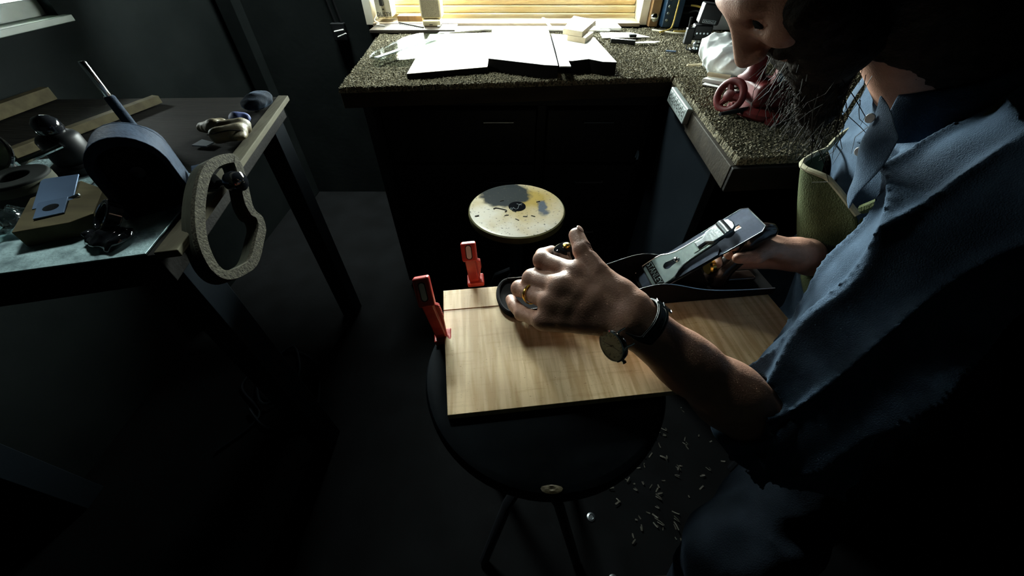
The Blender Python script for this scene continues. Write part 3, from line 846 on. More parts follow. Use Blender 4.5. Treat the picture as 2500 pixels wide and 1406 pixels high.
leads = [('cable_yellow', 'yellow lead looping past the front of the blue charger', [(0.70, 1.94, 1.05), (0.698, 1.935, 0.93), (0.69, 1.92, 0.875), (0.66, 1.88, 0.8665), (0.62, 1.85, 0.8665)]),
         ('cable_yellow', 'yellow lead curling to the right of the blue charger', [(0.766, 1.972, 0.94), (0.81, 1.95, 0.93), (0.80, 1.90, 0.88), (0.74, 1.87, 0.8665), (0.68, 1.86, 0.8665)]),
         ('cable_dark', 'dark lead arching from the lower plug of the blue charger', [(0.766, 1.972, 0.915), (0.80, 1.96, 0.92), (0.825, 1.92, 0.89), (0.80, 1.85, 0.8665)]),
         ('cable_white', 'pale lead snaking over the carpet behind the flash unit', [(0.60, 1.90, 0.8645), (0.70, 1.83, 0.8645), (0.78, 1.86, 0.8645), (0.84, 1.80, 0.8645), (0.80, 1.72, 0.8645)]),
         ('cable_white', 'pale lead lying in loose loops beside the yellow leads', [(0.83, 1.98, 0.8645), (0.77, 1.93, 0.872), (0.73, 1.80, 0.8645), (0.80, 1.76, 0.8645), (0.86, 1.82, 0.8645)])]
for mt, lb, pts in leads:
    single('cable', MB().tube(spline(pts, 8), 0.0036, 7), mt, lb, 'cable', pts[-1], group='leads right of the window')
single('white_carton', MB().box(0.86, 0.97, 1.92, 2.03, 0.8605, 0.94), 'bag_white', 'white carton behind the flash unit', 'carton', (0.915, 1.97, 0.8605), 0.002)
single('tan_carton', MB().box(0.70, 0.86, 1.60, 1.70, 0.8605, 0.868), 'ply_template', 'flat tan board behind the white bag', 'board', (0.78, 1.65, 0.8605), 0.001)

# flash unit on a foot
t = thing('flash_unit', 'black camera flash on a small foot with a radio trigger', 'camera flash', (0.672, 1.57, Zc))
fm = frame((0.672, 1.57, Zc), (0, 0, 1), (1, -0.15, 0))
part(t, 'foot', MB().box(-0.022, 0.022, -0.018, 0.018, 0.0, 0.006, fm), 'black_plastic', 0.002)
part(t, 'shoe', MB().lathe([(0.013, 0.006), (0.012, 0.012), (0.015, 0.016), (0.015, 0.022), (0.011, 0.026), (0.011, 0.034)], 18, fm), 'steel')
part(t, 'body', MB().box(-0.030, 0.032, -0.020, 0.022, 0.034, 0.080, fm), 'black_plastic', 0.005)
hd = part(t, 'head', MB().box(-0.031, 0.036, -0.024, 0.024, 0.082, 0.140, fm @ Matrix.Rotation(math.radians(5), 4, 'Y')), 'black_plastic', 0.005)
lm = fm @ Matrix.Rotation(math.radians(5), 4, 'Y') @ Matrix.Translation((0.002, -0.0245, 0.091)) @ Matrix.Rotation(math.radians(90), 4, 'X')
fr_ = MB().ring([(-0.022, -0.005), (0.022, -0.005), (0.022, 0.005), (-0.022, 0.005)], [(-0.021, -0.0042), (0.021, -0.0042), (0.021, 0.0042), (-0.021, 0.0042)], 0, 0.0004, lm)
sub(t, hd, 'label_frame', fr_, 'pale_ink')
text_mesh('lettering', 'YONGNUO', 0.0085, 0.0003, 'pale_ink', Matrix.Translation(-t.location) @ lm @ Matrix.Rotation(math.pi, 4, 'Z'), hd)
for k in range(4):
    part(t, 'button', MB().lathe([(0.0028, 0), (0.0028, 0.0015)], 10, fm @ Matrix.Translation((-0.018 + 0.012 * k, -0.020, 0.056)) @ Matrix.Rotation(math.radians(90), 4, 'X')), 'steel')
t2 = thing('radio_trigger', 'black radio trigger with stub antenna beside the camera flash', 'radio trigger', (0.628, 1.555, Zc))
part(t2, 'case', MB().box(0.613, 0.640, 1.545, 1.565, 0.884, 0.933), 'black_plastic', 0.004)
part(t2, 'antenna', MB().tube([(0.620, 1.555, 0.932), (0.618, 1.556, 0.962)], 0.005, 8), 'black_plastic')
part(t2, 'bracket', MB().tube([(0.640, 1.556, 0.905), (0.648, 1.558, 0.905)], 0.005, 8), 'black_plastic')
part(t2, 'sync_cord', MB().tube(spline([(0.628, 1.552, 0.885), (0.627, 1.548, 0.872), (0.640, 1.548, 0.866), (0.655, 1.553, 0.868)], 6), 0.0018, 6), 'cable_dark')


# ------------------------------------------------------------------ things on the right bench
def crumple(seedv, amp, sc):
    r = np.random.default_rng(seedv)
    ph = r.uniform(0, 6.28, (10,)); dr = r.normal(0, 1, (10, 3))
    dr /= np.linalg.norm(dr, axis=1)[:, None]
    fq = sc * r.uniform(0.6, 1.8, 10)

    def f(x, y, z):
        o = 0
        for i in range(10):
            o = o + np.abs(np.sin((x * dr[i, 0] + y * dr[i, 1] + z * dr[i, 2]) * fq[i] + ph[i]))
        return ((o / 10 - 0.63) * amp).astype(np.float32)
    return f


EYE3 = np.eye(3)
bf = Field((0.52, 1.16, 0.858), (0.80, 1.46, 0.99), 0.003)
bf.ell((0.665, 1.29, 0.895), EYE3, (0.075, 0.075, 0.048), 0.01, disp=crumple(3, 0.03, 55))
bf.ell((0.640, 1.34, 0.915), EYE3, (0.055, 0.045, 0.040), 0.015, disp=crumple(4, 0.03, 60))
bf.ell((0.700, 1.24, 0.885), EYE3, (0.055, 0.05, 0.026), 0.015, disp=crumple(5, 0.02, 70))
o = sdf_object('plastic_bag', [bf], 'bag_white', None, 0, origin=(0.66, 1.29, 0.862))
tag(o, 'crumpled white plastic bag beside the red vise', 'bag')
single('white_carton', MB().prism([(0.560, 1.200), (0.640, 1.150), (0.690, 1.185), (0.600, 1.235)], Zc, Zc + 0.010), 'pale_strip',
       'flat white packet lying in front of the crumpled bag', 'packet', (0.62, 1.19, Zc), 0.001)
single('wooden_dowel', MB().tube([(0.578, 1.218, Zc + 0.0165), (0.632, 1.186, Zc + 0.0165)], 0.006, 10), 'block_wood',
       'short thick dowel lying on the white packet', 'dowel', (0.60, 1.2, Zc + 0.0105))
single('paper_scrap', MB().prism([(0.552, 1.175), (0.625, 1.118), (0.632, 1.122), (0.566, 1.190)], Zc, Zc + 0.002), 'pale_strip',
       'narrow white paper wedge in front of the white packet', 'paper', (0.59, 1.15, Zc), 0)
single('black_tin', MB().lathe([(0.026, 0), (0.027, 0.003), (0.027, 0.040), (0.025, 0.042)], 24, frame((0.672, 1.115, Zc + 0.0005), (0, 0, 1))), 'black_plastic',
       'small black tin between the white bag and the vise', 'tin', (0.672, 1.115, Zc), 0.001)

# red vise with a handwheel
t = thing('bench_vise', 'red cast iron vise with a spoked handwheel on the carpet', 'vise', (0.615, 0.965, Zc))
part(t, 'base', MB().lathe([(0.058, 0), (0.060, 0.004), (0.058, 0.012), (0.048, 0.016), (0.040, 0.020)], 30, frame((0.615, 0.950, Zc), (0, 0, 1))), 'red_paint')
for a in (0.4, 2.5, 4.6):
    p = V((0.615 + 0.066 * math.cos(a), 0.950 + 0.066 * math.sin(a), Zc))
    part(t, 'bolt_lug', MB().lathe([(0.014, 0), (0.014, 0.009), (0.007, 0.010), (0.007, 0.015)], 16, frame(p, (0, 0, 1))), 'red_paint')
part(t, 'body', MB().box(0.575, 0.670, 0.925, 1.015, Zc + 0.018, Zc + 0.070), 'red_paint', 0.012, seg=3)
part(t, 'column', MB().lathe([(0.034, 0.0), (0.026, 0.006), (0.020, 0.016), (0.019, 0.040), (0.024, 0.046), (0.024, 0.055), (0.013, 0.058), (0.012, 0.115), (0.010, 0.118)], 26, frame((0.588, 1.000, Zc + 0.066), (0, 0, 1))), 'red_paint')
jw = part(t, 'jaw', MB().box(0.600, 0.690, 0.930, 0.948, Zc + 0.068, Zc + 0.105), 'red_paint', 0.004)
sub(t, jw, 'jaw_plate', MB().box(0.604, 0.686, 0.926, 0.930, Zc + 0.078, Zc + 0.104), 'steel', 0.001)
wc = V((0.536, 0.975, 0.893)); wn = V((-0.80, -0.45, 0.25)).normalized()
wm = frame(wc, wn, (0, 0, 1))
hw = part(t, 'handwheel', MB().tube([wm @ V((0.032 * math.cos(a), 0.032 * math.sin(a), 0)) for a in np.linspace(0, 2 * math.pi, 36, endpoint=False)], 0.0085, 12, closed=True), 'red_paint')
for k in range(3):
    a = 0.5 + k * 2.094
    sub(t, hw, 'spoke', MB().tube([wm @ V((0.006 * math.cos(a), 0.006 * math.sin(a), 0)), wm @ V((0.030 * math.cos(a), 0.030 * math.sin(a), 0))], [0.009, 0.006], 8), 'red_paint')
sub(t, hw, 'hub', MB().lathe([(0.012, -0.012), (0.013, 0.008), (0.007, 0.012)], 18, wm), 'red_paint')
part(t, 'screw', MB().tube([wc, V((0.59, 0.985, 0.897))], 0.009, 12), 'steel')
part(t, 'lever', MB().tube([(0.500, 0.922, 0.8685), (0.560, 0.940, 0.872), (0.600, 0.948, 0.876)], [0.0045, 0.006, 0.006], 8), 'black_plastic')

# outlet strip on the bench edge
t = thing('outlet_strip', 'grey outlet strip fixed to the edge of the side bench', 'outlet strip', (0.478, 1.10, 0.83))
em = frame((0.4795, 1.10, 0.829), V((-1.0, 0.08, 0.10)), (0.08, 1, 0))
part(t, 'case', MB().box(-0.092, 0.092, -0.020, 0.020, 0.0, 0.016, em), 'outlet_strip', 0.003)
for k in range(6):
    x = -0.070 + 0.028 * k
    so = part(t, 'socket', MB().box(x - 0.010, x + 0.010, -0.013, 0.013, 0.0155, 0.0168, em), 'outlet_strip', 0.001)
    for dy in (-0.005, 0.005):
        sub(t, so, 'slot', MB().box(x - 0.0055, x + 0.0035, dy - 0.0018, dy + 0.0018, 0.0165, 0.0172, em), 'matte_black')
    sub(t, so, 'slot', MB().lathe([(0.0028, 0.0165), (0.0028, 0.0172)], 8, em @ Matrix.Translation((x + 0.0065, 0, 0))), 'matte_black')

# blue clip and screws near the man's collar
t = thing('blue_clip', 'small blue metal clip at the bench edge beside the shirt', 'clip', (0.775, 0.805, Zc))
part(t, 'jaw', MB().lathe([(0.010, 0), (0.012, 0.006), (0.008, 0.014)], 14, frame((0.775, 0.80, Zc + 0.0005), (0, 0, 1))), 'blue_card')
part(t, 'arm', MB().tube([(0.772, 0.802, Zc + 0.012), (0.765, 0.82, Zc + 0.035), (0.752, 0.828, Zc + 0.042)], [0.005, 0.006, 0.002], 8), 'blue_card')
for k, (x, y, a, lb) in enumerate([(0.628, 0.835, 0.3, 'pale splinter lying right of the vise on the carpet'), (0.70, 0.90, -0.2, 'long pale splinter behind the vise by the beard'), (0.655, 0.80, 1.2, 'short splinter at the front edge of the side bench')]):
    single('wood_splinter', MB().box(-0.016, 0.016, -0.0025, 0.0025, 0, 0.003, frame((x, y, Zc + 0.001), (0, 0, 1), (math.cos(a), math.sin(a), 0))), 'shaving', lb, 'splinter', (x, y, Zc))

# hanging tool on the back wall
t = thing('hanging_square', 'dark hanging tool with two pale pegs on the back wall', 'hanging tool', (-0.80, 2.04, 0.83))
part(t, 'bar', MB().tube([(-0.845, 2.043, 1.15), (-0.802, 2.043, 0.85)], 0.006, 8), 'black_plastic')
part(t, 'bar', MB().tube([(-0.815, 2.043, 1.15), (-0.777, 2.043, 0.87)], 0.006, 8), 'black_plastic')
part(t, 'block', MB().box(-0.825, -0.762, 2.022, 2.049, 0.80, 0.868), 'black_plastic', 0.004)
part(t, 'peg', MB().tube([(-0.81, 2.015, 0.838), (-0.765, 2.012, 0.846)], 0.0028, 7), 'pale_strip')
part(t, 'peg', MB().tube([(-0.80, 2.015, 0.818), (-0.757, 2.012, 0.832)], 0.0028, 7), 'pale_strip')

# ------------------------------------------------------------------ things on the left bench
ZL = 0.849
tpl = [(-0.735, 0.440), (-0.672, 0.466), (-0.655, 0.490), (-0.698, 0.565), (-0.758, 0.592), (-0.795, 0.535)]
single('plywood_block', MB().prism(tpl, ZL, ZL + 0.026), 'ply_template', 'bent-outline plywood block lying on the steel sheet', 'block', (-0.72, 0.52, ZL), 0.001)
cm = frame((-0.758, 0.548, ZL + 0.030), (0.12, -0.10, 1), (0.82, 0.45, 0))
single('scraper_card', MB().box(-0.024, 0.024, -0.042, 0.042, 0, 0.002, cm), 'blue_card', 'larger blue-grey scraper card resting on the plywood block', 'scraper', (-0.758, 0.548, ZL + 0.028), 0.0004)
cm = frame((-0.726, 0.500, ZL + 0.0285), (0.05, -0.05, 1), (0.80, 0.50, 0))
t = thing('scraper_card', 'smaller blue scraper card with a round thumb hollow on the block', 'scraper', (-0.726, 0.500, ZL + 0.027))
part(t, 'plate', MB().box(-0.018, 0.018, -0.024, 0.024, 0, 0.002, cm), 'blue_card', 0.0004)
part(t, 'hollow', MB().lathe([(0.010, 0.0021), (0.007, 0.0026), (0.0, 0.0022)], 18, cm), 'gloss_black')

# glossy black roll and torn wrapper at the bench edge
t = thing('tape_roll', 'glossy black tape roll tipped at the front edge of the steel sheet', 'tape roll', (-0.625, 0.475, ZL))
rm = frame((-0.622, 0.478, ZL + 0.026), (-0.45, -0.50, 0.75), (1, 0, 0))
part(t, 'roll', MB().ring([(0.027 * math.cos(a), 0.027 * math.sin(a)) for a in np.linspace(0, 2 * math.pi, 40, endpoint=False)],
                          [(0.019 * math.cos(a), 0.019 * math.sin(a)) for a in np.linspace(0, 2 * math.pi, 40, endpoint=False)], -0.009, 0.009, rm), 'gloss_black', 0.002)
part(t, 'core', MB().lathe([(0.0185, -0.006), (0.0185, 0.002), (0.012, 0.0), (0.0, -0.003)], 30, rm), 'chrome')
wf = Field((-0.70, 0.40, 0.848), (-0.54, 0.52, 0.90), 0.0025)
wf.ell((-0.612, 0.452, 0.858), EYE3, (0.035, 0.024, 0.010), 0.004, disp=crumple(11, 0.022, 110))
o = sdf_object('foil_wrapper', [wf], 'gloss_black', None, 0, origin=(-0.612, 0.452, 0.85))
tag(o, 'crumpled black wrapper at the foot of the glossy tape roll', 'wrapper')
# clear bag
wf = Field((-0.88, 0.42, 0.848), (-0.72, 0.56, 0.91), 0.0025)
wf.ell((-0.798, 0.490, 0.862), EYE3, (0.045, 0.03, 0.014), 0.004, disp=crumple(12, 0.026, 100))
o = sdf_object('clear_bag', [wf], 'clear_film', None, 0, origin=(-0.798, 0.49, 0.85))
tag(o, 'crumpled clear plastic bag left of the plywood block', 'bag')
single('thin_rod', MB().tube([(-0.80, 0.50, ZL + 0.0045), (-0.715, 0.540, ZL + 0.030)], 0.002, 7), 'steel', 'thin dark rod leaning from the clear bag onto the block', 'rod', (-0.80, 0.50, ZL))
# large dark roll
t = thing('sanding_roll', 'large dark roll of abrasive standing behind the clear bag', 'roll', (-0.845, 0.575, ZL))
rm = frame((-0.842, 0.572, ZL + 0.0005), (0, 0, 1))
part(t, 'roll', MB().ring([(0.046 * math.cos(a), 0.046 * math.sin(a)) for a in np.linspace(0, 2 * math.pi, 48, endpoint=False)],
                          [(0.02 * math.cos(a), 0.02 * math.sin(a)) for a in np.linspace(0, 2 * math.pi, 48, endpoint=False)], 0, 0.045, rm), 'roll_dark', 0.003)
part(t, 'band', MB().ring([(0.0466 * math.cos(a), 0.0466 * math.sin(a)) for a in np.linspace(0, 2 * math.pi, 48, endpoint=False)],
                          [(0.0460 * math.cos(a), 0.0460 * math.sin(a)) for a in np.linspace(0, 2 * math.pi, 48, endpoint=False)], 0.026, 0.040, rm), 'mold_ply')
# magnifier
t = thing('magnifier', 'round chrome-rimmed magnifier on a dark foot at the left edge', 'magnifier', (-0.95, 0.63, ZL))
gm = frame((-0.945, 0.628, 0.905), (0.30, -0.55, 0.55), (1, 0, 0))
part(t, 'rim', MB().tube([gm @ V((0.042 * math.cos(a), 0.042 * math.sin(a), 0)) for a in np.linspace(0, 2 * math.pi, 40, endpoint=False)], 0.0035, 8, closed=True), 'chrome')
part(t, 'lens', MB().lathe([(0.0405, -0.001), (0.030, 0.003), (0.015, 0.005), (0.0, 0.0055)], 32, gm), 'chrome')
part(t, 'foot', MB().lathe([(0.034, 0), (0.034, 0.008), (0.010, 0.014), (0.008, 0.045)], 24, frame((-0.95, 0.655, ZL + 0.0005), (0, 0, 1))), 'black_plastic')
# black rounded tool with a dome
t = thing('palm_router', 'black dome-topped motor tool with bright glints behind the scraper cards', 'router', (-0.855, 0.69, ZL))
rm = frame((-0.855, 0.690, ZL + 0.0005), (0, 0, 1))
part(t, 'base', MB().lathe([(0.042, 0), (0.043, 0.003), (0.043, 0.012), (0.034, 0.016)], 28, rm), 'black_plastic')
part(t, 'motor', MB().lathe([(0.030, 0.016), (0.032, 0.022), (0.032, 0.060), (0.028, 0.066), (0.020, 0.070)], 28, rm), 'black_plastic')
part(t, 'dome', MB().lathe([(0.019, 0.070), (0.021, 0.078), (0.019, 0.090), (0.012, 0.098), (0.0, 0.101)], 28, rm), 'gloss_black')
part(t, 'lever', MB().tube([(-0.830, 0.665, 0.905), (-0.842, 0.640, 0.902), (-0.868, 0.615, 0.897)], [0.004, 0.004, 0.006], 8), 'chrome')
single('wire_loop', MB().tube([V((-0.80 + 0.026 * math.cos(a), 0.625 + 0.026 * math.sin(a), ZL + 0.006 + 0.003 * math.sin(a * 2))) for a in np.linspace(0, 2 * math.pi, 36, endpoint=False)], 0.0022, 7, closed=True), 'steel',
       'small steel wire loop beside the dome-topped tool', 'wire loop', (-0.80, 0.625, ZL))
# pale cards lying on the bench
single('paper_scrap', MB().prism([(-0.93, 0.715), (-0.89, 0.725), (-0.88, 0.765), (-0.935, 0.75)], ZL, ZL + 0.002), 'mold_ply', 'olive card lying behind the dome-topped tool', 'card', (-0.91, 0.74, ZL))
single('paper_scrap', MB().prism([(-0.83, 0.735), (-0.77, 0.715), (-0.745, 0.745), (-0.80, 0.775)], ZL, ZL + 0.002), 'paper_blue', 'pale blue card next to the machine hood', 'card', (-0.79, 0.745, ZL))
single('paper_scrap', MB().prism([(-0.70, 0.79), (-0.665, 0.785), (-0.66, 0.805), (-0.695, 0.82)], ZL, ZL + 0.0025), 'paper_blue', 'small pale chip behind the machine hood', 'chip', (-0.68, 0.80, ZL))

# sander with an arched hood
t = thing('disc_sander', 'dark blue bench sander with an arched hood', 'sander', (-0.635, 0.60, ZL))
sm = frame((-0.600, 0.548, ZL + 0.0005), (0.55, -0.83, 0), (0, 0, 1))    # local z points at the camera, local x up
arch = [(0.0, -0.052), (0.075, -0.050)] + [(0.075 + 0.050 * math.sin(a), -0.050 * math.cos(a)) for a in np.linspace(0.15, math.pi - 0.15, 15)] + [(0.075, 0.050), (0.0, 0.052)]
inner = [(0.004, -0.043), (0.070, -0.042)] + [(0.070 + 0.040 * math.sin(a), -0.042 * math.cos(a)) for a in np.linspace(0.15, math.pi - 0.15, 15)] + [(0.070, 0.042), (0.004, 0.043)]
part(t, 'hood', MB().ring(arch, inner, -0.05, 0.015, sm).prism(arch, -0.055, -0.05, sm), 'machine_blue', 0.003)
part(t, 'disc', MB().lathe([(0.039, 0.0), (0.039, 0.006), (0.0, 0.006)], 36, sm @ Matrix.Translation((0.062, 0, -0.02))), 'matte_black')
part(t, 'arbor', MB().lathe([(0.010, 0.006), (0.009, 0.014), (0.0, 0.016)], 16, sm @ Matrix.Translation((0.062, 0, -0.02))), 'leg_metal')
part(t, 'motor', MB().lathe([(0.032, -0.14), (0.036, -0.13), (0.036, -0.060), (0.030, -0.055)], 28, sm @ Matrix.Translation((0.060, 0, 0))), 'machine_blue')
part(t, 'motor_foot', MB().box(0, 0.03, -0.030, 0.030, -0.12, -0.07, sm), 'machine_blue', 0.003)
part(t, 'work_table', MB().box(0.030, 0.038, -0.075, -0.060, -0.05, 0.04, sm), 'machine_blue', 0.002)
# chrome column with a dark sleeve
t = thing('steel_column', 'upright chrome rod in a dark sleeve at the bench rail', 'rod', (-0.84, 0.835, ZL))
part(t, 'sleeve', MB().lathe([(0.018, 0), (0.018, 0.006), (0.011, 0.008), (0.010, 0.085), (0.008, 0.088)], 18, frame((-0.845, 0.835, ZL + 0.0005), (-0.06, 0.0, 1))), 'machine_blue')
part(t, 'rod', MB().lathe([(0.0065, 0.086), (0.0065, 0.150), (0.0055, 0.152)], 16, frame((-0.845, 0.835, ZL + 0.0005), (-0.06, 0.0, 1))), 'chrome')
# wooden rails
single('wood_rail', MB().prism([(-1.045, 0.735), (-1.025, 0.730), (-0.945, 1.06), (-0.965, 1.065)], ZL, ZL + 0.018), 'ply_template', 'long wooden rail lying along the left bench behind the tools', 'rail', (-1.0, 0.9, ZL), 0.001)
single('wood_rail', MB().prism([(-1.285, 0.90), (-1.262, 0.90), (-1.255, 1.09), (-1.28, 1.09)], ZL, ZL + 0.03), 'ply_template', 'short wooden rail against the left wall below the window', 'rail', (-1.27, 1.0, ZL), 0.001)
# leather pouch: stuffed body, folded flap, stitched seam
t = thing('leather_pouch', 'stuffed tan leather pouch on the edge of the left bench', 'pouch', (-0.65, 0.83, ZL))
lf = Field((-0.74, 0.74, 0.847), (-0.55, 0.92, 0.92), 0.0026)
lf.cone((-0.640, 0.800, 0.868), (-0.605, 0.822, 0.868), 0.0165, 0.0175, 0.010, disp=crumple(21, 0.005, 110))
lf.cone((-0.648, 0.838, 0.868), (-0.612, 0.852, 0.868), 0.0165, 0.0175, 0.014, disp=crumple(22, 0.005, 110))
lf.ell((-0.598, 0.806, 0.864), EYE3, (0.016, 0.014, 0.008), 0.008)
o = sdf_object('body', [lf], 'leather_tan', t, 1, origin=tuple(t.location)); o.location = (0, 0, 0)
lf = Field((-0.78, 0.78, 0.847), (-0.62, 0.92, 0.92), 0.0026)
lf.cone((-0.715, 0.862, 0.860), (-0.668, 0.842, 0.872), 0.010, 0.016, 0.008, disp=crumple(23, 0.006, 110))
lf.cone((-0.700, 0.880, 0.858), (-0.662, 0.862, 0.868), 0.009, 0.014, 0.010, disp=crumple(24, 0.006, 110))
o = sdf_object('flap', [lf], 'leather_tan', t, 1, origin=tuple(t.location)); o.location = (0, 0, 0)
part(t, 'seam', MB().tube(spline([(-0.652, 0.790, 0.874), (-0.630, 0.787, 0.8785), (-0.605, 0.800, 0.8795), (-0.589, 0.814, 0.872)], 6), 0.0014, 6), 'bench_dark')
# blue cloths
wf = Field((-0.76, 0.86, 0.847), (-0.58, 1.12, 0.92), 0.003)
wf.ell((-0.655, 0.915, 0.862), EYE3, (0.026, 0.020, 0.014), 0.004, disp=crumple(31, 0.012, 90))
o = sdf_object('blue_rag', [wf], 'blue_cloth', None, 1, origin=(-0.65, 0.915, 0.85))
tag(o, 'bright blue rag right behind the leather pouch', 'rag')
wf = Field((-0.80, 0.94, 0.847), (-0.58, 1.14, 0.92), 0.003)
wf.ell((-0.665, 1.025, 0.866), EYE3, (0.030, 0.055, 0.018), 0.004, disp=crumple(32, 0.014, 80))
o = sdf_object('blue_rag', [wf], 'denim', None, 1, origin=(-0.66, 1.02, 0.85))
tag(o, 'dark blue rag at the far corner of the left bench', 'rag')

# instrument mold leaning on the bench edge, held by a black clamp
mo = [[0.1175, 0.06], [0.0939, 0.0694], [0.0702, 0.0741], [0.0455, 0.0734], [0.0223, 0.0678], [-0.0044, 0.0577], [-0.0335, 0.0438], [-0.0591, 0.0285], [-0.0817, 0.0117], [-0.0981, -0.0056], [-0.1106, -0.0248], [-0.1148, -0.043], [-0.1086, -0.0595], [-0.092, -0.0714], [-0.0717, -0.0792], [-0.0511, -0.0844], [-0.0253, -0.0815], [0.0067, -0.0719], [0.0347, -0.0629], [0.053, -0.0455], [0.0523, -0.0308], [0.0583, -0.0191], [0.0771, -0.0025], [0.0993, 0.017], [0.1159, 0.0352], [0.1225, 0.0496]]
mi = [[0.1081, 0.0465], [0.0892, 0.0536], [0.0689, 0.0577], [0.0477, 0.0571], [0.0272, 0.0521], [0.0021, 0.0426], [-0.0258, 0.0293], [-0.05, 0.0148], [-0.0708, -0.0008], [-0.0852, -0.0159], [-0.0955, -0.0315], [-0.0983, -0.042], [-0.0957, -0.0492], [-0.0843, -0.0568], [-0.0667, -0.0635], [-0.0502, -0.0679], [-0.0288, -0.0654], [0.0018, -0.0562], [0.0265, -0.0486], [0.0385, -0.0376], [0.0361, -0.0275], [0.0459, -0.0082], [0.0662, 0.0099], [0.0878, 0.0288], [0.1024, 0.0447], [0.106, 0.0506]]
so = [(p.x, p.y) for p in spline([(a, b, 0) for a, b in mo], 3, True)]
si = [(p.x, p.y) for p in spline([(a, b, 0) for a, b in mi], 3, True)]
mc = V((-0.494, 0.546, 0.836)); mn = V((0.9314, 0.0501, 0.3605)); mv = V((-0.36, -0.0194, 0.9327)); mh = V((-0.0537, 0.9986, 0))
mm = Matrix.Identity(4)
for i in range(3):
    mm[i][0], mm[i][1], mm[i][2], mm[i][3] = mh[i], mv[i], mn[i], mc[i]
t = thing('body_mold', 'layered body-shaped mold ring leaning on the left bench edge', 'mold', tuple(mc))
for k in range(3):
    part(t, 'layer', MB().ring(so, si, -0.030 + 0.010 * k + 0.0006, -0.020 + 0.010 * k, mm), 'mold_board' if k == 2 else 'mold_ply', 0.0006)
t = thing('hand_clamp', 'black bar clamp gripping the mold ring to the bench', 'clamp', (-0.52, 0.60, 0.85))
part(t, 'bar', MB().box(-0.060, 0.066, 0.032, 0.044, -0.068, -0.056, mm @ Matrix.Rotation(math.radians(24), 4, 'Z') @ Matrix.Translation((0, -0.02, 0))), 'matte_black', 0.001)
part(t, 'handle', MB().lathe([(0.008, 0), (0.016, 0.005), (0.019, 0.016), (0.017, 0.028), (0.009, 0.034), (0.0, 0.035)], 20, frame(mm @ V((0.074, 0.030, -0.016)), mm.to_3x3() @ V((-0.20, -0.25, 0.95)))), 'gloss_black')
part(t, 'screw', MB().tube([mm @ V((0.078, 0.034, -0.040)), mm @ V((0.074, 0.030, -0.012))], 0.005, 10), 'leg_metal')
part(t, 'jaw', MB().box(0.066, 0.090, 0.026, 0.050, -0.075, -0.036, mm), 'matte_black', 0.003)

# ------------------------------------------------------------------ stools
# worn stool in the background
SC = V((0.014, 0.937, 0.60))
t = thing('shop_stool', 'round stool with a worn cream seat and black badge', 'stool', (SC.x, SC.y, 0))
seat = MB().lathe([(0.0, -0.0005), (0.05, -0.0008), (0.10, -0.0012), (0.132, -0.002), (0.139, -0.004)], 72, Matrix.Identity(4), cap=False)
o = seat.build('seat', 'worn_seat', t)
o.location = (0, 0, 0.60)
sr = MB().lathe([(0.139, -0.004), (0.1425, -0.007), (0.1435, -0.014), (0.142, -0.026), (0.136, -0.030), (0.0, -0.030)], 72, Matrix.Translation((SC.x, SC.y, 0.60)), cap=False)
part(t, 'rim', sr, 'stool_rim_olive')
bd = part(t, 'badge', MB().lathe([(0.0255, 0.0), (0.0255, 0.0012), (0.024, 0.0016), (0.0, 0.0016)], 40, Matrix.Translation((SC.x + 0.001, SC.y + 0.004, 0.5993))), 'gloss_black')
sig = spline([(-0.012, -0.006, 0), (-0.014, -0.010, 0), (-0.010, -0.013, 0), (-0.008, -0.006, 0), (-0.003, -0.012, 0), (0.002, -0.010, 0), (0.004, -0.002, 0), (0.006, 0.006, 0), (0.010, 0.010, 0), (0.013, 0.012, 0)], 5)
sub(t, bd, 'signature', MB().tube([V((SC.x, SC.y + 0.004, 0.6012)) + p * 1.3 for p in sig], 0.0005, 5), 'pale_ink')
sub(t, bd, 'signature', MB().tube([V((SC.x, SC.y + 0.004, 0.6012)) + V(p) * 1.3 for p in [(0.0, 0.010, 0), (0.006, 0.006, 0), (0.012, 0.005, 0)]], 0.0005, 5), 'pale_ink')
part(t, 'post', MB().lathe([(0.022, 0.30), (0.022, 0.552), (0.060, 0.566), (0.060, 0.5695)], 24, Matrix.Translation((SC.x, SC.y, 0))), 'leg_metal')
for k in range(4):
    a = math.pi / 4 + k * math.pi / 2
    c, s_ = math.cos(a), math.sin(a)
    part(t, 'leg', MB().tube([(SC.x + 0.02 * c, SC.y + 0.02 * s_, 0.34), (SC.x + 0.10 * c, SC.y + 0.10 * s_, 0.26), (SC.x + 0.20 * c, SC.y + 0.20 * s_, 0.012)], 0.011, 10), 'leg_metal')
part(t, 'foot_ring', MB().tube([(SC.x + 0.13 * math.cos(a), SC.y + 0.13 * math.sin(a), 0.19) for a in np.linspace(0, 6.2832, 40, endpoint=False)], 0.006, 8, closed=True), 'leg_metal')
hk = spline([(-0.068, -0.010, 0), (-0.060, -0.005, 0), (-0.040, -0.012, 0), (-0.030, -0.018, 0), (-0.034, -0.026, 0)], 5)
o = single('hooked_wire', MB().tube([V((SC.x, SC.y, 0.6008)) + p for p in hk], 0.0016, 6), 'ink', 'bent dark wire lying on the worn cream stool seat', 'wire', (SC.x - 0.05, SC.y - 0.01, 0.60))
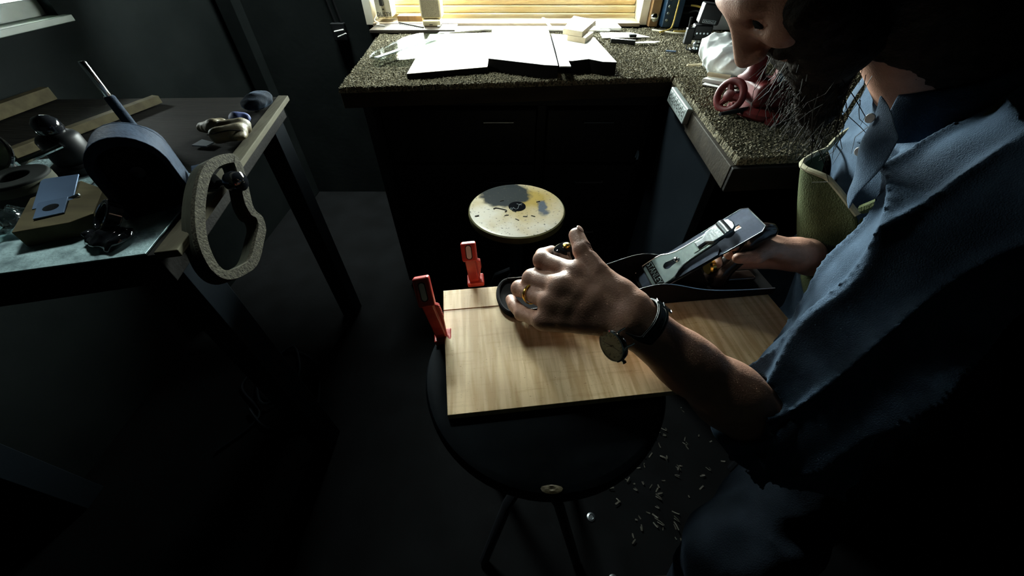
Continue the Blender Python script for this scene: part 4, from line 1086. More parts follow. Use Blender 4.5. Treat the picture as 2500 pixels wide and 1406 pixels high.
for k, (x, y, a) in enumerate([(-0.008, -0.022, -0.5), (0.023, -0.048, -0.1), (0.046, -0.046, -0.5), (-0.03, -0.042, 0.2), (0.064, 0.03, 0.4), (-0.045, 0.035, 0.3), (-0.115, -0.045, 0.3), (0.0, -0.063, -0.7)]):
    m_ = frame((SC.x + x, SC.y + y, 0.5992), (0, 0, 1), (math.cos(a), math.sin(a), 0))
    single('wood_splinter', MB().add([(-0.006, -0.001, 0), (0.006, -0.0012, 0), (0.007, 0.001, 0), (-0.005, 0.001, 0), (-0.006, -0.001, 0.0016), (0.006, -0.0012, 0.0022), (0.007, 0.001, 0.002), (-0.005, 0.001, 0.0016)],
           [(0, 3, 2, 1), (4, 5, 6, 7), (0, 1, 5, 4), (1, 2, 6, 5), (2, 3, 7, 6), (3, 0, 4, 7)], m_), 'ink' if k % 2 == 0 else 'shaving', 'tiny wood splinter lying on the cream stool seat', 'splinter', (SC.x + x, SC.y + y, 0.5992), group='splinters on the cream stool')

# dark round stool used as planing stand
WC = V((0.047, 0.298, 0.745))
t = thing('planing_stand', 'dark round stool top carrying the maple board', 'stool', (WC.x, WC.y, 0))
part(t, 'seat', MB().lathe([(0.0, 0.705), (0.160, 0.705), (0.168, 0.710), (0.171, 0.720), (0.171, 0.735), (0.168, 0.742), (0.160, 0.745), (0.0, 0.745)], 80, Matrix.Translation((WC.x, WC.y, 0)), cap=False), 'stool_dark')
wr = MB().lathe([(0.0, 0), (0.004, 0.0009), (0.008, 0.0), ], 12, Matrix.Translation((WC.x - 0.002, WC.y - 0.1635, 0.7445)) @ Matrix.Diagonal((1.6, 0.7, 1, 1)), cap=False)
part(t, 'chip', wr, 'leather_tan')
part(t, 'post', MB().lathe([(0.024, 0.30), (0.024, 0.68), (0.080, 0.69), (0.080, 0.7045)], 24, Matrix.Translation((WC.x, WC.y, 0))), 'leg_metal')
for k in range(4):
    a = math.pi / 4 + k * math.pi / 2
    c, s_ = math.cos(a), math.sin(a)
    part(t, 'leg', MB().tube([(WC.x + 0.02 * c, WC.y + 0.02 * s_, 0.34), (WC.x + 0.08 * c, WC.y + 0.08 * s_, 0.28), (WC.x + 0.17 * c, WC.y + 0.17 * s_, 0.012)], 0.012, 10), 'leg_metal')

# ------------------------------------------------------------------ maple board, clamps
BA = math.radians(6.5)
bmx = frame((-0.0815, 0.2155, 0.7455), (0, 0, 1), (math.cos(BA), math.sin(BA), 0))   # local x along the grain, y across
t = thing('maple_board', 'flamed maple board lying on the round stool under the plane', 'board', (-0.0815, 0.2155, 0.7455), rot=(0, 0, BA))
MB().prism([(0.0, 0.0), (0.53, 0.0), (0.53, 0.178), (-0.008, 0.178)], 0, 0.0115).build('plank', 'flamed_maple', t, bevel=0.0006)
o = MB().prism([(-0.008, 0.1785), (0.53, 0.1785), (0.53, 0.224), (-0.009, 0.2225)], 0, 0.0125).build('plank', 'flamed_maple', t, bevel=0.0006)


def lever_clamp(label, base, top, wide, face):
    t = thing('quick_clamp', label, 'clamp', base)
    base = V(base); top = V(top)
    up = (top - base)
    L = up.length
    m = frame(base, up, face)           # local z along the arm, x across
    w = wide
    ar = part(t, 'arm', MB().prism([(-w * 0.36, -0.006), (w * 0.36, -0.006), (w * 0.36, 0.004), (-w * 0.36, 0.004)], 0.0, L * 0.72, m), 'clamp_red', 0.002)
    tl = m @ Matrix.Translation((0, -0.002, L * 0.69)) @ Matrix.Rotation(math.radians(-32), 4, 'X')
    hd = part(t, 'head', MB().box(-w * 0.5, w * 0.5, -0.008, 0.006, 0, L * 0.34, tl), 'clamp_red', 0.003, seg=3)
    hm = tl @ Matrix.Translation((0, -0.0081, L * 0.18)) @ Matrix.Rotation(math.radians(90), 4, 'X')
    a_ = w * 0.16; b_ = L * 0.055 + 0.002
    oval = [(a_ * math.cos(q), b_ + a_ * math.sin(q)) for q in np.linspace(0, math.pi, 9)] + [(a_ * math.cos(q), -b_ + a_ * math.sin(q)) for q in np.linspace(math.pi, 2 * math.pi, 9)]
    sub(t, hd, 'label_inset', MB().prism(oval, 0, 0.0008, hm), 'label_white')
    rim = [(p[0] * 1.35, p[1] * 1.12) for p in oval]
    sub(t, hd, 'inset_rim', MB().ring(rim, oval, -0.0002, 0.0006, hm), 'ink')
    fn = part(t, 'fin', MB().prism([(w * 0.38, L * 0.05), (w * 0.62, L * 0.42), (w * 0.62, L * 0.66), (w * 0.38, L * 0.70)], -0.003, 0.003, m @ Matrix.Rotation(math.radians(90), 4, 'X') @ Matrix.Diagonal((1, 1, 1, 1))), 'clamp_red', 0.001)
    for k in range(7):
        z = L * (0.44 + 0.033 * k)
        sub(t, fn, 'tooth', MB().box(w * 0.60, w * 0.66, -0.003, 0.003, z, z + L * 0.018, m), 'clamp_red', 0.0005)
    part(t, 'foot', MB().box(-w * 0.5, w * 0.7, -0.012, 0.010, -0.0005, 0.010, m), 'clamp_red', 0.002)
    return t


lever_clamp('red quick clamp standing behind the far corner of the maple board', (-0.066, 0.470, 0.7465), (-0.069, 0.452, 0.836), 0.024, (1, 0.1, 0))
lever_clamp('red quick clamp standing at the left edge of the maple board', (-0.106, 0.345, 0.7465), (-0.118, 0.335, 0.868), 0.022, (1, 0.15, 0))

# ------------------------------------------------------------------ the bench plane
PA = math.radians(6.5)
PO = V((-0.024, 0.4135, 0.7582))
pm = frame(PO, (0, 0, 1), (math.cos(PA), math.sin(PA), 0))       # x toward the heel, y to the far side, z up
t = thing('bench_plane', 'black iron bench plane with nickel lever cap on the maple board', 'hand plane', tuple(PO), rot=(0, 0, PA))
HWD = 0.0385


def pp(name, mb, mat, bevel=0.0, owner=None, **k):
    return mb.build(name, mat, owner or t, bevel=bevel, **k)


def toe_outline(n=18):
    L_ = [(0.022 - 0.022 * math.cos(a), HWD * math.sin(a)) for a in np.linspace(-math.pi / 2, math.pi / 2, n)]
    return L_ + [(0.455, HWD), (0.461, HWD - 0.006), (0.461, -HWD + 0.006), (0.455, -HWD)]


pp('sole', MB().prism(toe_outline(), 0, 0.006), 'plane_black', 0.0008)
xs = np.linspace(0.02, 0.455, 50)


def cheek_h(x):
    h = 0.012
    h += 0.022 * math.exp(-((x - 0.250) / 0.060) ** 2) + 0.010 * math.exp(-((x - 0.27) / 0.12) ** 2)
    return h


for sgn in (1, -1):
    poly = [(x, cheek_h(x)) for x in xs] + [(xs[-1], 0.004), (xs[0], 0.004)]
    cm = Matrix.Translation((0, sgn * (HWD - 0.0018), 0)) @ Matrix.Rotation(math.radians(90), 4, 'X')
    ck = pp('cheek', MB().prism(poly, -0.0016, 0.0016, cm), 'plane_black', 0.0003)
    pp('ground_edge', MB().tube([(x, sgn * (HWD - 0.0018), cheek_h(x) + 0.0002) for x in xs], 0.0010, 5), 'plane_edge', owner=ck)
# toe rim
rim = [(0.022 - 0.0205 * math.cos(a), (HWD - 0.0015) * math.sin(a), 0.0085) for a in np.linspace(-math.pi / 2, math.pi / 2, 24)]
pp('toe_rim', MB().tube(rim, 0.0032, 8), 'plane_black')
# front knob
KX = 0.105
kb = pp('front_knob', MB().lathe([(0.017, 0.006), (0.017, 0.012), (0.012, 0.020), (0.0105, 0.040), (0.012, 0.052), (0.017, 0.062), (0.0205, 0.074), (0.0210, 0.084), (0.0185, 0.095), (0.012, 0.102), (0.0, 0.104)], 36, Matrix.Translation((KX, 0, 0))), 'gloss_black')
pp('knob_screw', MB().lathe([(0.006, 0.1035), (0.006, 0.1055), (0.004, 0.1068), (0.0, 0.107)], 16, Matrix.Translation((KX, 0, 0))), 'brass', owner=kb)
# frog
frog = [(0.230, 0.006), (0.345, 0.006), (0.345, 0.020), (0.322, 0.052), (0.312, 0.066), (0.240, 0.006)]
pp('frog', MB().prism(frog, -0.022, 0.022, Matrix.Rotation(math.radians(90), 4, 'X')), 'plane_black', 0.002)
# bed coordinates: a along the blade (up and to the heel), b across, c off the bed
BED = math.radians(41)
bed = frame((0.244, 0, 0.0065), (-math.sin(BED), 0, math.cos(BED)), (math.cos(BED), 0, math.sin(BED)))
slot = 0.0048
IW = 0.0285
iron = MB()
iron.prism([(0, -IW), (0.182, -IW), (0.190, -IW + 0.006), (0.190, -slot), (0, -slot)], 0.0, 0.0026, bed)
iron.prism([(0, slot), (0.190, slot), (0.190, IW - 0.006), (0.182, IW), (0, IW)], 0.0, 0.0026, bed)
iron.box(0, 0.085, -slot, slot, 0, 0.0026, bed).box(0.166, 0.190, -slot, slot, 0, 0.0026, bed)
ir = pp('cutting_iron', iron, 'iron_blue', 0.0)
er = [(0, IW), (0.182, IW), (0.190, IW - 0.006), (0.190, -IW + 0.006), (0.182, -IW), (0, -IW)]
pp('ground_edge', MB().tube([bed @ V((a, b, 0.0024)) for a, b in er], 0.0007, 5), 'plane_edge', owner=ir)
cb = MB()
cb.prism([(0.002, -IW + 0.001), (0.118, -IW + 0.001), (0.126, -IW + 0.010), (0.126, -slot), (0.002, -slot)], 0.0027, 0.0052, bed)
cb.prism([(0.002, slot), (0.126, slot), (0.126, IW - 0.010), (0.118, IW - 0.001), (0.002, IW - 0.001)], 0.0027, 0.0052, bed)
cb.box(0.002, 0.07, -slot, slot, 0.0027, 0.0052, bed)
pp('chip_breaker', cb, 'iron_blue')
pp('lateral_lever', MB().tube([bed @ V((0.14, 0.0, -0.003)), bed @ V((0.17, 0.0, -0.005)), bed @ V((0.186, 0.002, -0.005))], [0.003, 0.003, 0.004], 8), 'steel')
# lever cap with keyhole
half = [(0.0, 0.0275), (0.010, 0.0280), (0.026, 0.0280), (0.036, 0.0262), (0.046, 0.0195), (0.056, 0.0158), (0.070, 0.0138), (0.092, 0.0128), (0.110, 0.0125), (0.116, 0.0105)]
hole_c, hole_r = (0.043, 0.0), 0.0075
outl = [(a, -b) for a, b in half] + [(a, b) for a, b in reversed(half)]
no = 48


def resample(poly, n):
    P = [V((a, b, 0)) for a, b in poly]
    seg = [(P[(i + 1) % len(P)] - P[i]).length for i in range(len(P))]
    tot = sum(seg); out = []
    for k in range(n):
        d = tot * k / n; i = 0
        while d > seg[i]: d -= seg[i]; i += 1
        q = P[i].lerp(P[(i + 1) % len(P)], d / seg[i])
        out.append((q.x, q.y))
    return out


# plate split in a lower slab, side cheeks of the keyhole and the neck, as one outline with an inner keyhole
key = [(0.036 + 0.0072 * math.cos(a), 0.0072 * math.sin(a)) for a in np.linspace(math.pi / 3.2, 2 * math.pi - math.pi / 3.2, 30)] + \
      [(0.052 + 0.0042 * math.cos(a), 0.0042 * math.sin(a)) for a in np.linspace(-math.pi / 2, math.pi / 2, 18)]
ang = lambda p: math.atan2(p[1], p[0] - 0.042)
ro = sorted(resample(outl, 160), key=ang)
key_s = sorted(key, key=ang)
kk = resample(key, 400)
ki = []
for p in ro:
    th = ang(p)
    ki.append(min(kk, key=lambda q: abs(math.atan2(math.sin(ang(q) - th), math.cos(ang(q) - th)))))
capm = bed @ Matrix.Translation((0.016, 0, 0.0058)) @ Matrix.Rotation(math.radians(-2.0), 4, 'Y')
lc = pp('lever_cap', MB().ring(ro, ki, 0.0, 0.0042, capm), 'nickel', 0.0)
pp('cap_edge', MB().tube([capm @ V((a, b, 0.0041)) for a, b in resample(outl, 90)], 0.0007, 5, closed=True), 'plane_edge', owner=lc)
pp('name_panel', MB().box(0.0055, 0.0185, -0.0262, 0.0262, 0.0040, 0.0046, capm), 'plane_black', owner=lc)
text_mesh('lettering', 'STANLEY', 0.0150, 0.0003, 'nickel', capm @ Matrix.Translation((0.012, 0, 0.0048)) @ Matrix.Rotation(math.radians(-90), 4, 'Z') @ Matrix.Diagonal((0.80, 0.9, 1, 1)), lc)
pp('cap_screw', MB().lathe([(0.0, 0.0), (0.0048, 0.0), (0.0052, 0.006), (0.0040, 0.0085), (0.0, 0.0095)], 20, capm @ Matrix.Translation((0.0515, 0, -0.002))), 'chrome')
cam_ = pp('cam_lever', MB().prism([(0.086, -0.006), (0.100, -0.0050), (0.108, -0.0125), (0.136, -0.0135), (0.143, -0.009), (0.145, 0.0), (0.143, 0.009), (0.136, 0.0135), (0.108, 0.0125), (0.100, 0.0050), (0.086, 0.006)], 0.0046, 0.0095, capm), 'steel', 0.0015)
pp('cam_roll', MB().tube([capm @ V((0.131, -0.013, 0.005)), capm @ V((0.131, 0.013, 0.005))], 0.0078, 16), 'steel', owner=cam_)
pp('cam_spring', MB().prism([(0.078, -0.0085), (0.104, -0.0085), (0.110, -0.004), (0.110, 0.004), (0.104, 0.0085), (0.078, 0.0085)], 0.0043, 0.0052, capm), 'nickel', 0.0)
pp('adjuster', MB().lathe([(0.0, 0.0), (0.012, 0.0), (0.014, 0.003), (0.012, 0.010), (0.004, 0.012)], 24, frame((0.346, 0, 0.038), (1, 0, 0.1))), 'brass')
# tote (rear handle): swept spine with oval section
tp = [(0.372, 0.008), (0.376, 0.030), (0.388, 0.052), (0.396, 0.074), (0.398, 0.092), (0.410, 0.103), (0.430, 0.103)]
ts = spline([(a, 0, b) for a, b in tp], 6)
tr = np.interp(np.linspace(0, 1, len(ts)), [0, 0.25, 0.55, 0.8, 0.95, 1], [0.021, 0.016, 0.015, 0.0155, 0.012, 0.006])
pp('tote', MB().tube(ts, list(tr), 20), 'tote_wood')
pp('tote_foot', MB().box(0.352, 0.440, -0.011, 0.011, 0.006, 0.014), 'tote_wood', 0.004)

# ------------------------------------------------------------------ the man
W = np.array((0.148, 0.294, 0.852)); E_ = np.array((0.350, 0.218, 0.712))
fa = (E_ - W) / np.linalg.norm(E_ - W)
person = empty('person', (0.72, 0.53, 0.0), 'man in a blue shirt and green apron leaning over the plane', 'person')
PL = V(person.location)

hand = Field((-0.03, 0.17, 0.66), (0.42, 0.47, 0.925), 0.0019)
mcp = dict(i=(0.0843, 0.361, 0.866), m=(0.0640, 0.341, 0.861), r=(0.0480, 0.329, 0.846), l=(0.0385, 0.3125, 0.827))
# palm
side = np.array((0.45, 0.62, 0.35)); side = side / np.linalg.norm(side)
for key_, r0, r1, off in (('i', 0.0175, 0.0125, 0.010), ('m', 0.018, 0.0128, 0.004), ('r', 0.0175, 0.0122, -0.004), ('l', 0.016, 0.0112, -0.011)):
    hand.cone(W + side * off, mcp[key_], r0, r1, 0.010)
pd = np.array((0.02, 0.02, -0.020))
hand.cone(W + pd * 0.4, np.array(mcp['m']) + pd * 0.8, 0.017, 0.012, 0.012)
hand.cone(W + pd * 0.4, np.array(mcp['l']) + pd * 0.5, 0.016, 0.011, 0.012)
# flesh between the knuckles
for a_, b_ in (('i', 'm'), ('m', 'r'), ('r', 'l')):
    for f_ in (0.55, 0.78, 0.95):
        pa = W + (np.array(mcp[a_]) - W) * f_; pb = W + (np.array(mcp[b_]) - W) * f_
        hand.cone(pa + np.array((0, -0.001, 0.001)), pb + np.array((0, -0.001, 0.001)), 0.0125, 0.0118, 0.010)
# forearm: oval wrist, fuller muscle toward the elbow
hand.cone(W + side * 0.008, W + fa * 0.10 + side * 0.004, 0.0225, 0.030, 0.012)
hand.cone(W - side * 0.008, W + fa * 0.10 - side * 0.006, 0.0225, 0.031, 0.012)
hand.cone(W + fa * 0.09, W + fa * 0.17, 0.032, 0.0415, 0.02)
hand.cone(W + fa * 0.17, E_, 0.0415, 0.043, 0.02)
# tendon ridge and wrist bone
hand.cone(W + side * 0.014 + np.array((-0.004, 0.0, 0.012)), np.array(mcp['i']) + np.array((0.006, -0.004, 0.006)), 0.0070, 0.0060, 0.010)
hand.ell(W + fa * 0.012 - side * 0.020, EYE3, (0.010, 0.010, 0.010), 0.012)
# thumb
hand.cone((0.150, 0.312, 0.862), (0.138, 0.326, 0.866), 0.018, 0.0165, 0.010)
hand.cone((0.138, 0.326, 0.866), (0.112, 0.354, 0.876), 0.0165, 0.0128, 0.008)
hand.cone((0.112, 0.354, 0.876), (0.0945, 0.386, 0.885), 0.0138, 0.0120, 0.003)
hand.ell((0.0945, 0.386, 0.886), EYE3, (0.0130, 0.0130, 0.0124), 0.004)
hand.cone((0.0945, 0.386, 0.886), (0.0890, 0.412, 0.891), 0.0122, 0.0108, 0.002)
hand.cone((0.142, 0.322, 0.862), np.array(mcp['i']) + np.array((0.008, -0.006, -0.004)), 0.0125, 0.0095, 0.010)   # web
# fingers
fing = dict(i=[mcp['i'], (0.0430, 0.398, 0.858), (0.0455, 0.428, 0.842), (0.062, 0.447, 0.834)],
            m=[mcp['m'], (0.0290, 0.380, 0.838), (0.0300, 0.405, 0.816), (0.050, 0.417, 0.805)],
            r=[mcp['r'], (0.0110, 0.383, 0.816), (0.0160, 0.405, 0.797), (0.036, 0.416, 0.789)],
            l=[mcp['l'], (0.0140, 0.347, 0.802), (0.0030, 0.370, 0.794), (-0.0020, 0.386, 0.789)])
rad = dict(i=(0.0140, 0.0128, 0.0108, 0.0092), m=(0.0145, 0.0142, 0.0115, 0.0098), r=(0.0122, 0.0120, 0.0102, 0.0088), l=(0.0110, 0.0106, 0.0095, 0.0082))
for key_ in 'imrl':
    P = fing[key_]; R_ = rad[key_]
    hand.cone(P[0], P[1], R_[0], R_[1] * 0.96, 0.0055)
    hand.ell(P[1], EYE3, (R_[1] * 1.08,) * 3, 0.003)
    hand.cone(P[1], P[2], R_[1], R_[2], 0.0016)
    hand.cone(P[2], P[3], R_[2], R_[3], 0.0016)
    if key_ in 'im':
        hand.ell(np.array(P[0]) + np.array((-0.0005, 0.0, 0.0015)), EYE3, (R_[0] * 0.95,) * 3, 0.012)    # knuckle
# creases of the thumb joint
for d in (0.0, 0.0042, -0.0042):
    c0 = np.array((0.0945, 0.386, 0.886)) + np.array((-0.005, 0.028, 0.005)) / 0.029 * d
    hand.cone(c0 + np.array((0.0138, -0.003, 0.002)), c0 + np.array((0.003, -0.004, 0.0138)), 0.0014, 0.0014, 0.002, cut=True)

# right hand on the tote
RW = np.array((0.470, 0.470, 0.808)); RE = np.array((0.735, 0.645, 0.655))
rh = Field((0.32, 0.36, 0.58), (0.80, 0.78, 0.92), 0.0028)
rfa = (RE - RW) / np.linalg.norm(RE - RW)
rh.cone(RW, RW + rfa * 0.12, 0.025, 0.033, 0.01)
rh.cone(RW + rfa * 0.12, RE, 0.034, 0.042, 0.02)
tq = lambda a, b, c: np.array(pm @ V((a, b, c)))
palm = [tq(0.420, 0.010, 0.082), tq(0.418, 0.014, 0.064), tq(0.414, 0.016, 0.046), tq(0.411, 0.016, 0.030)]
for p in palm:
    rh.cone(RW, p, 0.022, 0.0135, 0.012)
for k, p in enumerate(palm):
    z = (0.082, 0.064, 0.046, 0.030)[k]
    a0 = tq(0.388 + 0.010 * (z > 0.06), 0.029, z); a1 = tq(0.368 + 0.012 * (z > 0.06), 0.018, z - 0.002); a2 = tq(0.364 + 0.012 * (z > 0.06), 0.000, z - 0.004)
    rh.cone(p, a0, 0.0125, 0.0108, 0.005)
    rh.cone(a0, a1, 0.0108, 0.0095, 0.002)
    rh.cone(a1, a2, 0.0095, 0.0080, 0.002)
rh.cone(RW + np.array((-0.01, -0.014, 0.010)), tq(0.424, -0.014, 0.080), 0.018, 0.0135, 0.012)
rh.cone(tq(0.424, -0.014, 0.080), tq(0.400, -0.025, 0.075), 0.0128, 0.0108, 0.004)
rh.cone(tq(0.400, -0.025, 0.075), tq(0.374, -0.020, 0.071), 0.0108, 0.0088, 0.003)

# head, neck and trunk
hf = np.array((-0.5, 0.0, -0.866)); hu = np.array((-0.866, 0.0, 0.5)); hs = np.array((0.0, 1.0, 0.0))
HC = np.array((0.318, 0.512, 1.196))
H = lambda f, u, s=0.0: HC + hf * f + hu * u + hs * s
AX = np.stack([hf, hu, hs])
bd_ = Field((0.16, 0.28, 0.62), (0.86, 0.80, 1.34), 0.0038)
bd_.ell(H(-0.015, 0.022), AX, (0.098, 0.092, 0.078), 0.01)
bd_.cone(H(0.045, 0.005), H(0.055, -0.070), 0.058, 0.040, 0.03)
bd_.cone(H(0.050, -0.085, -0.018), H(0.050, -0.085, 0.018), 0.030, 0.030, 0.02)
bd_.cone(H(0.084, 0.030, -0.030), H(0.084, 0.030, 0.030), 0.013, 0.013, 0.012)
bd_.cone(H(0.092, 0.022), H(0.116, -0.026), 0.009, 0.0125, 0.008)
for s in (-1, 1):
    bd_.ell(H(0.108, -0.030, 0.011 * s), AX, (0.010, 0.009, 0.009), 0.006)
    bd_.ell(H(0.078, -0.012, 0.042 * s), AX, (0.022, 0.022, 0.022), 0.02)
    bd_.ell(H(0.092, 0.010, 0.031 * s), AX, (0.010, 0.010, 0.016), 0.006, cut=True)
    bd_.ell(H(0.083, 0.009, 0.031 * s), AX, (0.0115, 0.0115, 0.0125), 0.002)
    bd_.ell(H(-0.010, -0.005, 0.082 * s), AX, (0.022, 0.034, 0.009), 0.006)
    bd_.ell(H(-0.004, -0.004, 0.090 * s), AX, (0.010, 0.016, 0.006), 0.004, cut=True)
bd_.cone(H(0.094, -0.054, -0.020), H(0.094, -0.054, 0.020), 0.0065, 0.0065, 0.005)
bd_.cone(H(0.090, -0.066, -0.017), H(0.090, -0.066, 0.017), 0.0068, 0.0068, 0.005)
bd_.cone(H(-0.030, -0.045), (0.60, 0.53, 1.02), 0.060, 0.064, 0.03)
bd_.cone((0.60, 0.42, 0.96), (0.69, 0.65, 0.96), 0.07, 0.07, 0.05)
bd_.cone((0.69, 0.55, 0.95), (0.74, 0.54, 0.70), 0.10, 0.10, 0.05)
bd_.cone((0.56, 0.40, 0.97), (0.43, 0.26, 0.76), 0.045, 0.04, 0.02)
bd_.cone((0.68, 0.64, 0.96), (0.72, 0.64, 0.70), 0.045, 0.04, 0.02)
body = sdf_object('body', [hand, rh, bd_], 'skin', person, 2, origin=tuple(PL))
body.location = (0, 0, 0)
body['label'] = 'bare forearms, hands and head in shadow'
# thumb nail
nm = frame((0.0940, 0.4150, 0.9000), (0.55, 0.05, 0.85), (-0.18, 0.98, 0.1))
part(person, 'thumb_nail', MB().lathe([(0.0062, -0.0012), (0.0056, 0.0004), (0.003, 0.0011), (0.0, 0.0013)], 20, nm @ Matrix.Diagonal((1.15, 0.9, 1, 1))), 'nail')
for s in (-1, 1):
    part(person, 'eye', MB().lathe([(0.0, -0.010), (0.007, -0.007), (0.010, 0.0), (0.007, 0.007), (0.0, 0.010)], 16, frame(H(0.0865, 0.008, 0.031 * s), hf), cap=False), 'matte_black')

# hair, extended over brow and nape to stand in for shade
hr = Field((0.14, 0.38, 0.94), (0.70, 0.65, 1.36), 0.0040)
hr.ell(H(-0.020, 0.030), AX, (0.106, 0.094, 0.086), 0.006, disp=crumple(41, 0.008, 160))
hr.cone(H(-0.045, -0.02), (0.60, 0.53, 1.045), 0.082, 0.070, 0.03, disp=crumple(42, 0.008, 160))
hr.ell(H(0.100, -0.006), AX, (0.056, 0.040, 0.056), 0.010, cut=True)
sdf_object('hair', [hr], 'hair', person, 1, origin=tuple(PL)).location = (0, 0, 0)
# beard: a full core with loose strands
br = Field((0.24, 0.42, 0.93), (0.50, 0.61, 1.20), 0.0034)
br.cone(H(0.062, -0.078, -0.022), H(0.062, -0.078, 0.022), 0.036, 0.036, 0.02, disp=crumple(51, 0.012, 170))
br.cone(H(0.060, -0.100), (0.405, 0.512, 1.020), 0.040, 0.022, 0.03, disp=crumple(52, 0.012, 170))
br.cone(H(0.056, -0.012, -0.052), H(0.056, -0.085, -0.032), 0.032, 0.036, 0.02, disp=crumple(53, 0.01, 170))  # cheek beard enlarged so the face reads as shaded
br.cone(H(0.056, -0.012, 0.052), H(0.056, -0.085, 0.032), 0.032, 0.036, 0.02, disp=crumple(53, 0.01, 170))
br.cone(H(0.094, -0.042, -0.026), H(0.094, -0.042, 0.026), 0.009, 0.009, 0.006)      # moustache
br.cone(H(0.104, -0.060, -0.016), H(0.104, -0.060, 0.016), 0.007, 0.007, 0.005, cut=True)
bo = sdf_object('beard', [br], 'hair', person, 1, origin=tuple(PL))
bo.location = (0, 0, 0)
strands = MB()
for k in range(420):
    u_ = random.random()
    base = V(H(0.075 - 0.02 * random.random(), -0.07, 0)).lerp(V((0.415, 0.512, 1.005)), u_) + V((random.gauss(0, 0.018), random.gauss(0, 0.020), random.gauss(0, 0.012)))
    d = V((0.15 + random.gauss(0, 0.5), random.gauss(0, 0.45), -1.0)).normalized()
    l = random.uniform(0.025, 0.060)
    cvec = V((random.gauss(0, 1), random.gauss(0, 1), random.gauss(0, 0.4))) * l * 0.22
    strands.tube([base, base + d * l * 0.35 + cvec * 0.6, base + d * l * 0.7 + cvec, base + d * l + cvec * 0.4], [0.0005, 0.0005, 0.0004, 0.0002], 3, cap=False)
strands.v = [tuple(V(p) - PL) for p in strands.v]
so_ = strands.build('beard_strands', 'beard_hair', person)
so_['kind'] = 'stuff'

# shirt
S_L = np.array((0.545, 0.375, 0.985)); E_L = np.array((0.366, 0.222, 0.722))
ax_ = (S_L - E_L) / np.linalg.norm(S_L - E_L)


_b1 = np.cross(ax_, (0, 0, 1.0)); _b1 = _b1 / np.linalg.norm(_b1); _b2 = np.cross(ax_, _b1)


def folds(x, y, z):
    X_, Y_, Z_ = x - E_L[0], y - E_L[1], z - E_L[2]
    a = X_ * ax_[0] + Y_ * ax_[1] + Z_ * ax_[2]
    th = np.arctan2(X_ * _b2[0] + Y_ * _b2[1] + Z_ * _b2[2], X_ * _b1[0] + Y_ * _b1[1] + Z_ * _b1[2])
    # sharp drapes that spiral round the sleeve and run up to the shoulder
    p = th * 2.0 + a * 9.0 + 0.9 * np.sin(a * 15 + 1.0)
    q = th * 3.0 - a * 13.0 + 0.8 * np.sin(a * 11 + th)
    r = (1 - np.abs(np.sin(p))) ** 3 * 0.020 + (1 - np.abs(np.sin(q))) ** 4 * 0.012 + 0.004 * np.sin(x * 40 + z * 33) * np.sin(y * 37 - z * 21)
    return (0.007 - r).astype(np.float32)


TAX = np.array([[0.93, -0.36, 0], [0.36, 0.93, 0], [0, 0, 1]])
sf = Field((0.30, 0.13, 0.44), (1.02, 0.92, 1.13), 0.0042)
sf.ell((0.705, 0.535, 0.90), TAX, (0.140, 0.165, 0.16), 0.03, disp=folds)
sf.cone((0.715, 0.535, 0.88), (0.79, 0.53, 0.56), 0.145, 0.165, 0.06, disp=folds)
sf.cone((0.585, 0.400, 0.98), (0.685, 0.64, 0.97), 0.075, 0.072, 0.06, disp=folds)
sf.cone((0.61, 0.53, 1.01), (0.555, 0.522, 1.06), 0.085, 0.070, 0.04)
sf.cone(S_L, E_L, 0.084, 0.070, 0.03, disp=folds)
cuff0 = W + fa * 0.205; cuff1 = W + fa * 0.290
sf.cone(W + fa * 0.232, E_L + fa * 0.02, 0.052, 0.060, 0.03, disp=folds)
S_R = np.array((0.68, 0.655, 0.97)); E_R = np.array((0.735, 0.645, 0.665))
sf.cone(S_R, E_R, 0.080, 0.066, 0.03, disp=folds)
sf.cone(E_R, RW + rfa * 0.20, 0.062, 0.054, 0.02, disp=folds)
# openings: cuffs and neck
sf.cone(W + fa * 0.10, W + fa * 0.235, 0.043, 0.049, 0.004, cut=True)
sf.cone(RW + rfa * 0.08, RW + rfa * 0.17, 0.042, 0.044, 0.004, cut=True)
sf.cone((0.55, 0.522, 1.070), (0.48, 0.520, 1.115), 0.064, 0.08, 0.006, cut=True)
shirt = sdf_object('shirt', [sf], 'chambray', person, 2, origin=tuple(PL))
shirt.location = (0, 0, 0)
shirt['label'] = 'blue chambray shirt with rolled sleeves'


def ribbon(rows, name, mat, owner, thick=0.002, closed=False):
    """rows: list of equal-length point lists -> grid sheet with thickness"""
    n, m = len(rows), len(rows[0])
    me = bpy.data.meshes.new(name)
    vs_ = [tuple(V(p) - PL) for r in rows for p in r]
    fs_ = [(i * m + j, i * m + j + 1, (i + 1) * m + j + 1, (i + 1) * m + j) for i in range(n - 1) for j in range(m - 1)]
    me.from_pydata(vs_, [], fs_)
    me.polygons.foreach_set('use_smooth', [True] * len(me.polygons))
    me.materials.append(MAT[mat])
    o = bpy.data.objects.new(name, me)
    s = o.modifiers.new('thickness', 'SOLIDIFY'); s.thickness = thick; s.offset = 0
    sd = o.modifiers.new('subdivision', 'SUBSURF'); sd.levels = 2; sd.render_levels = 2
    return link(o, owner)


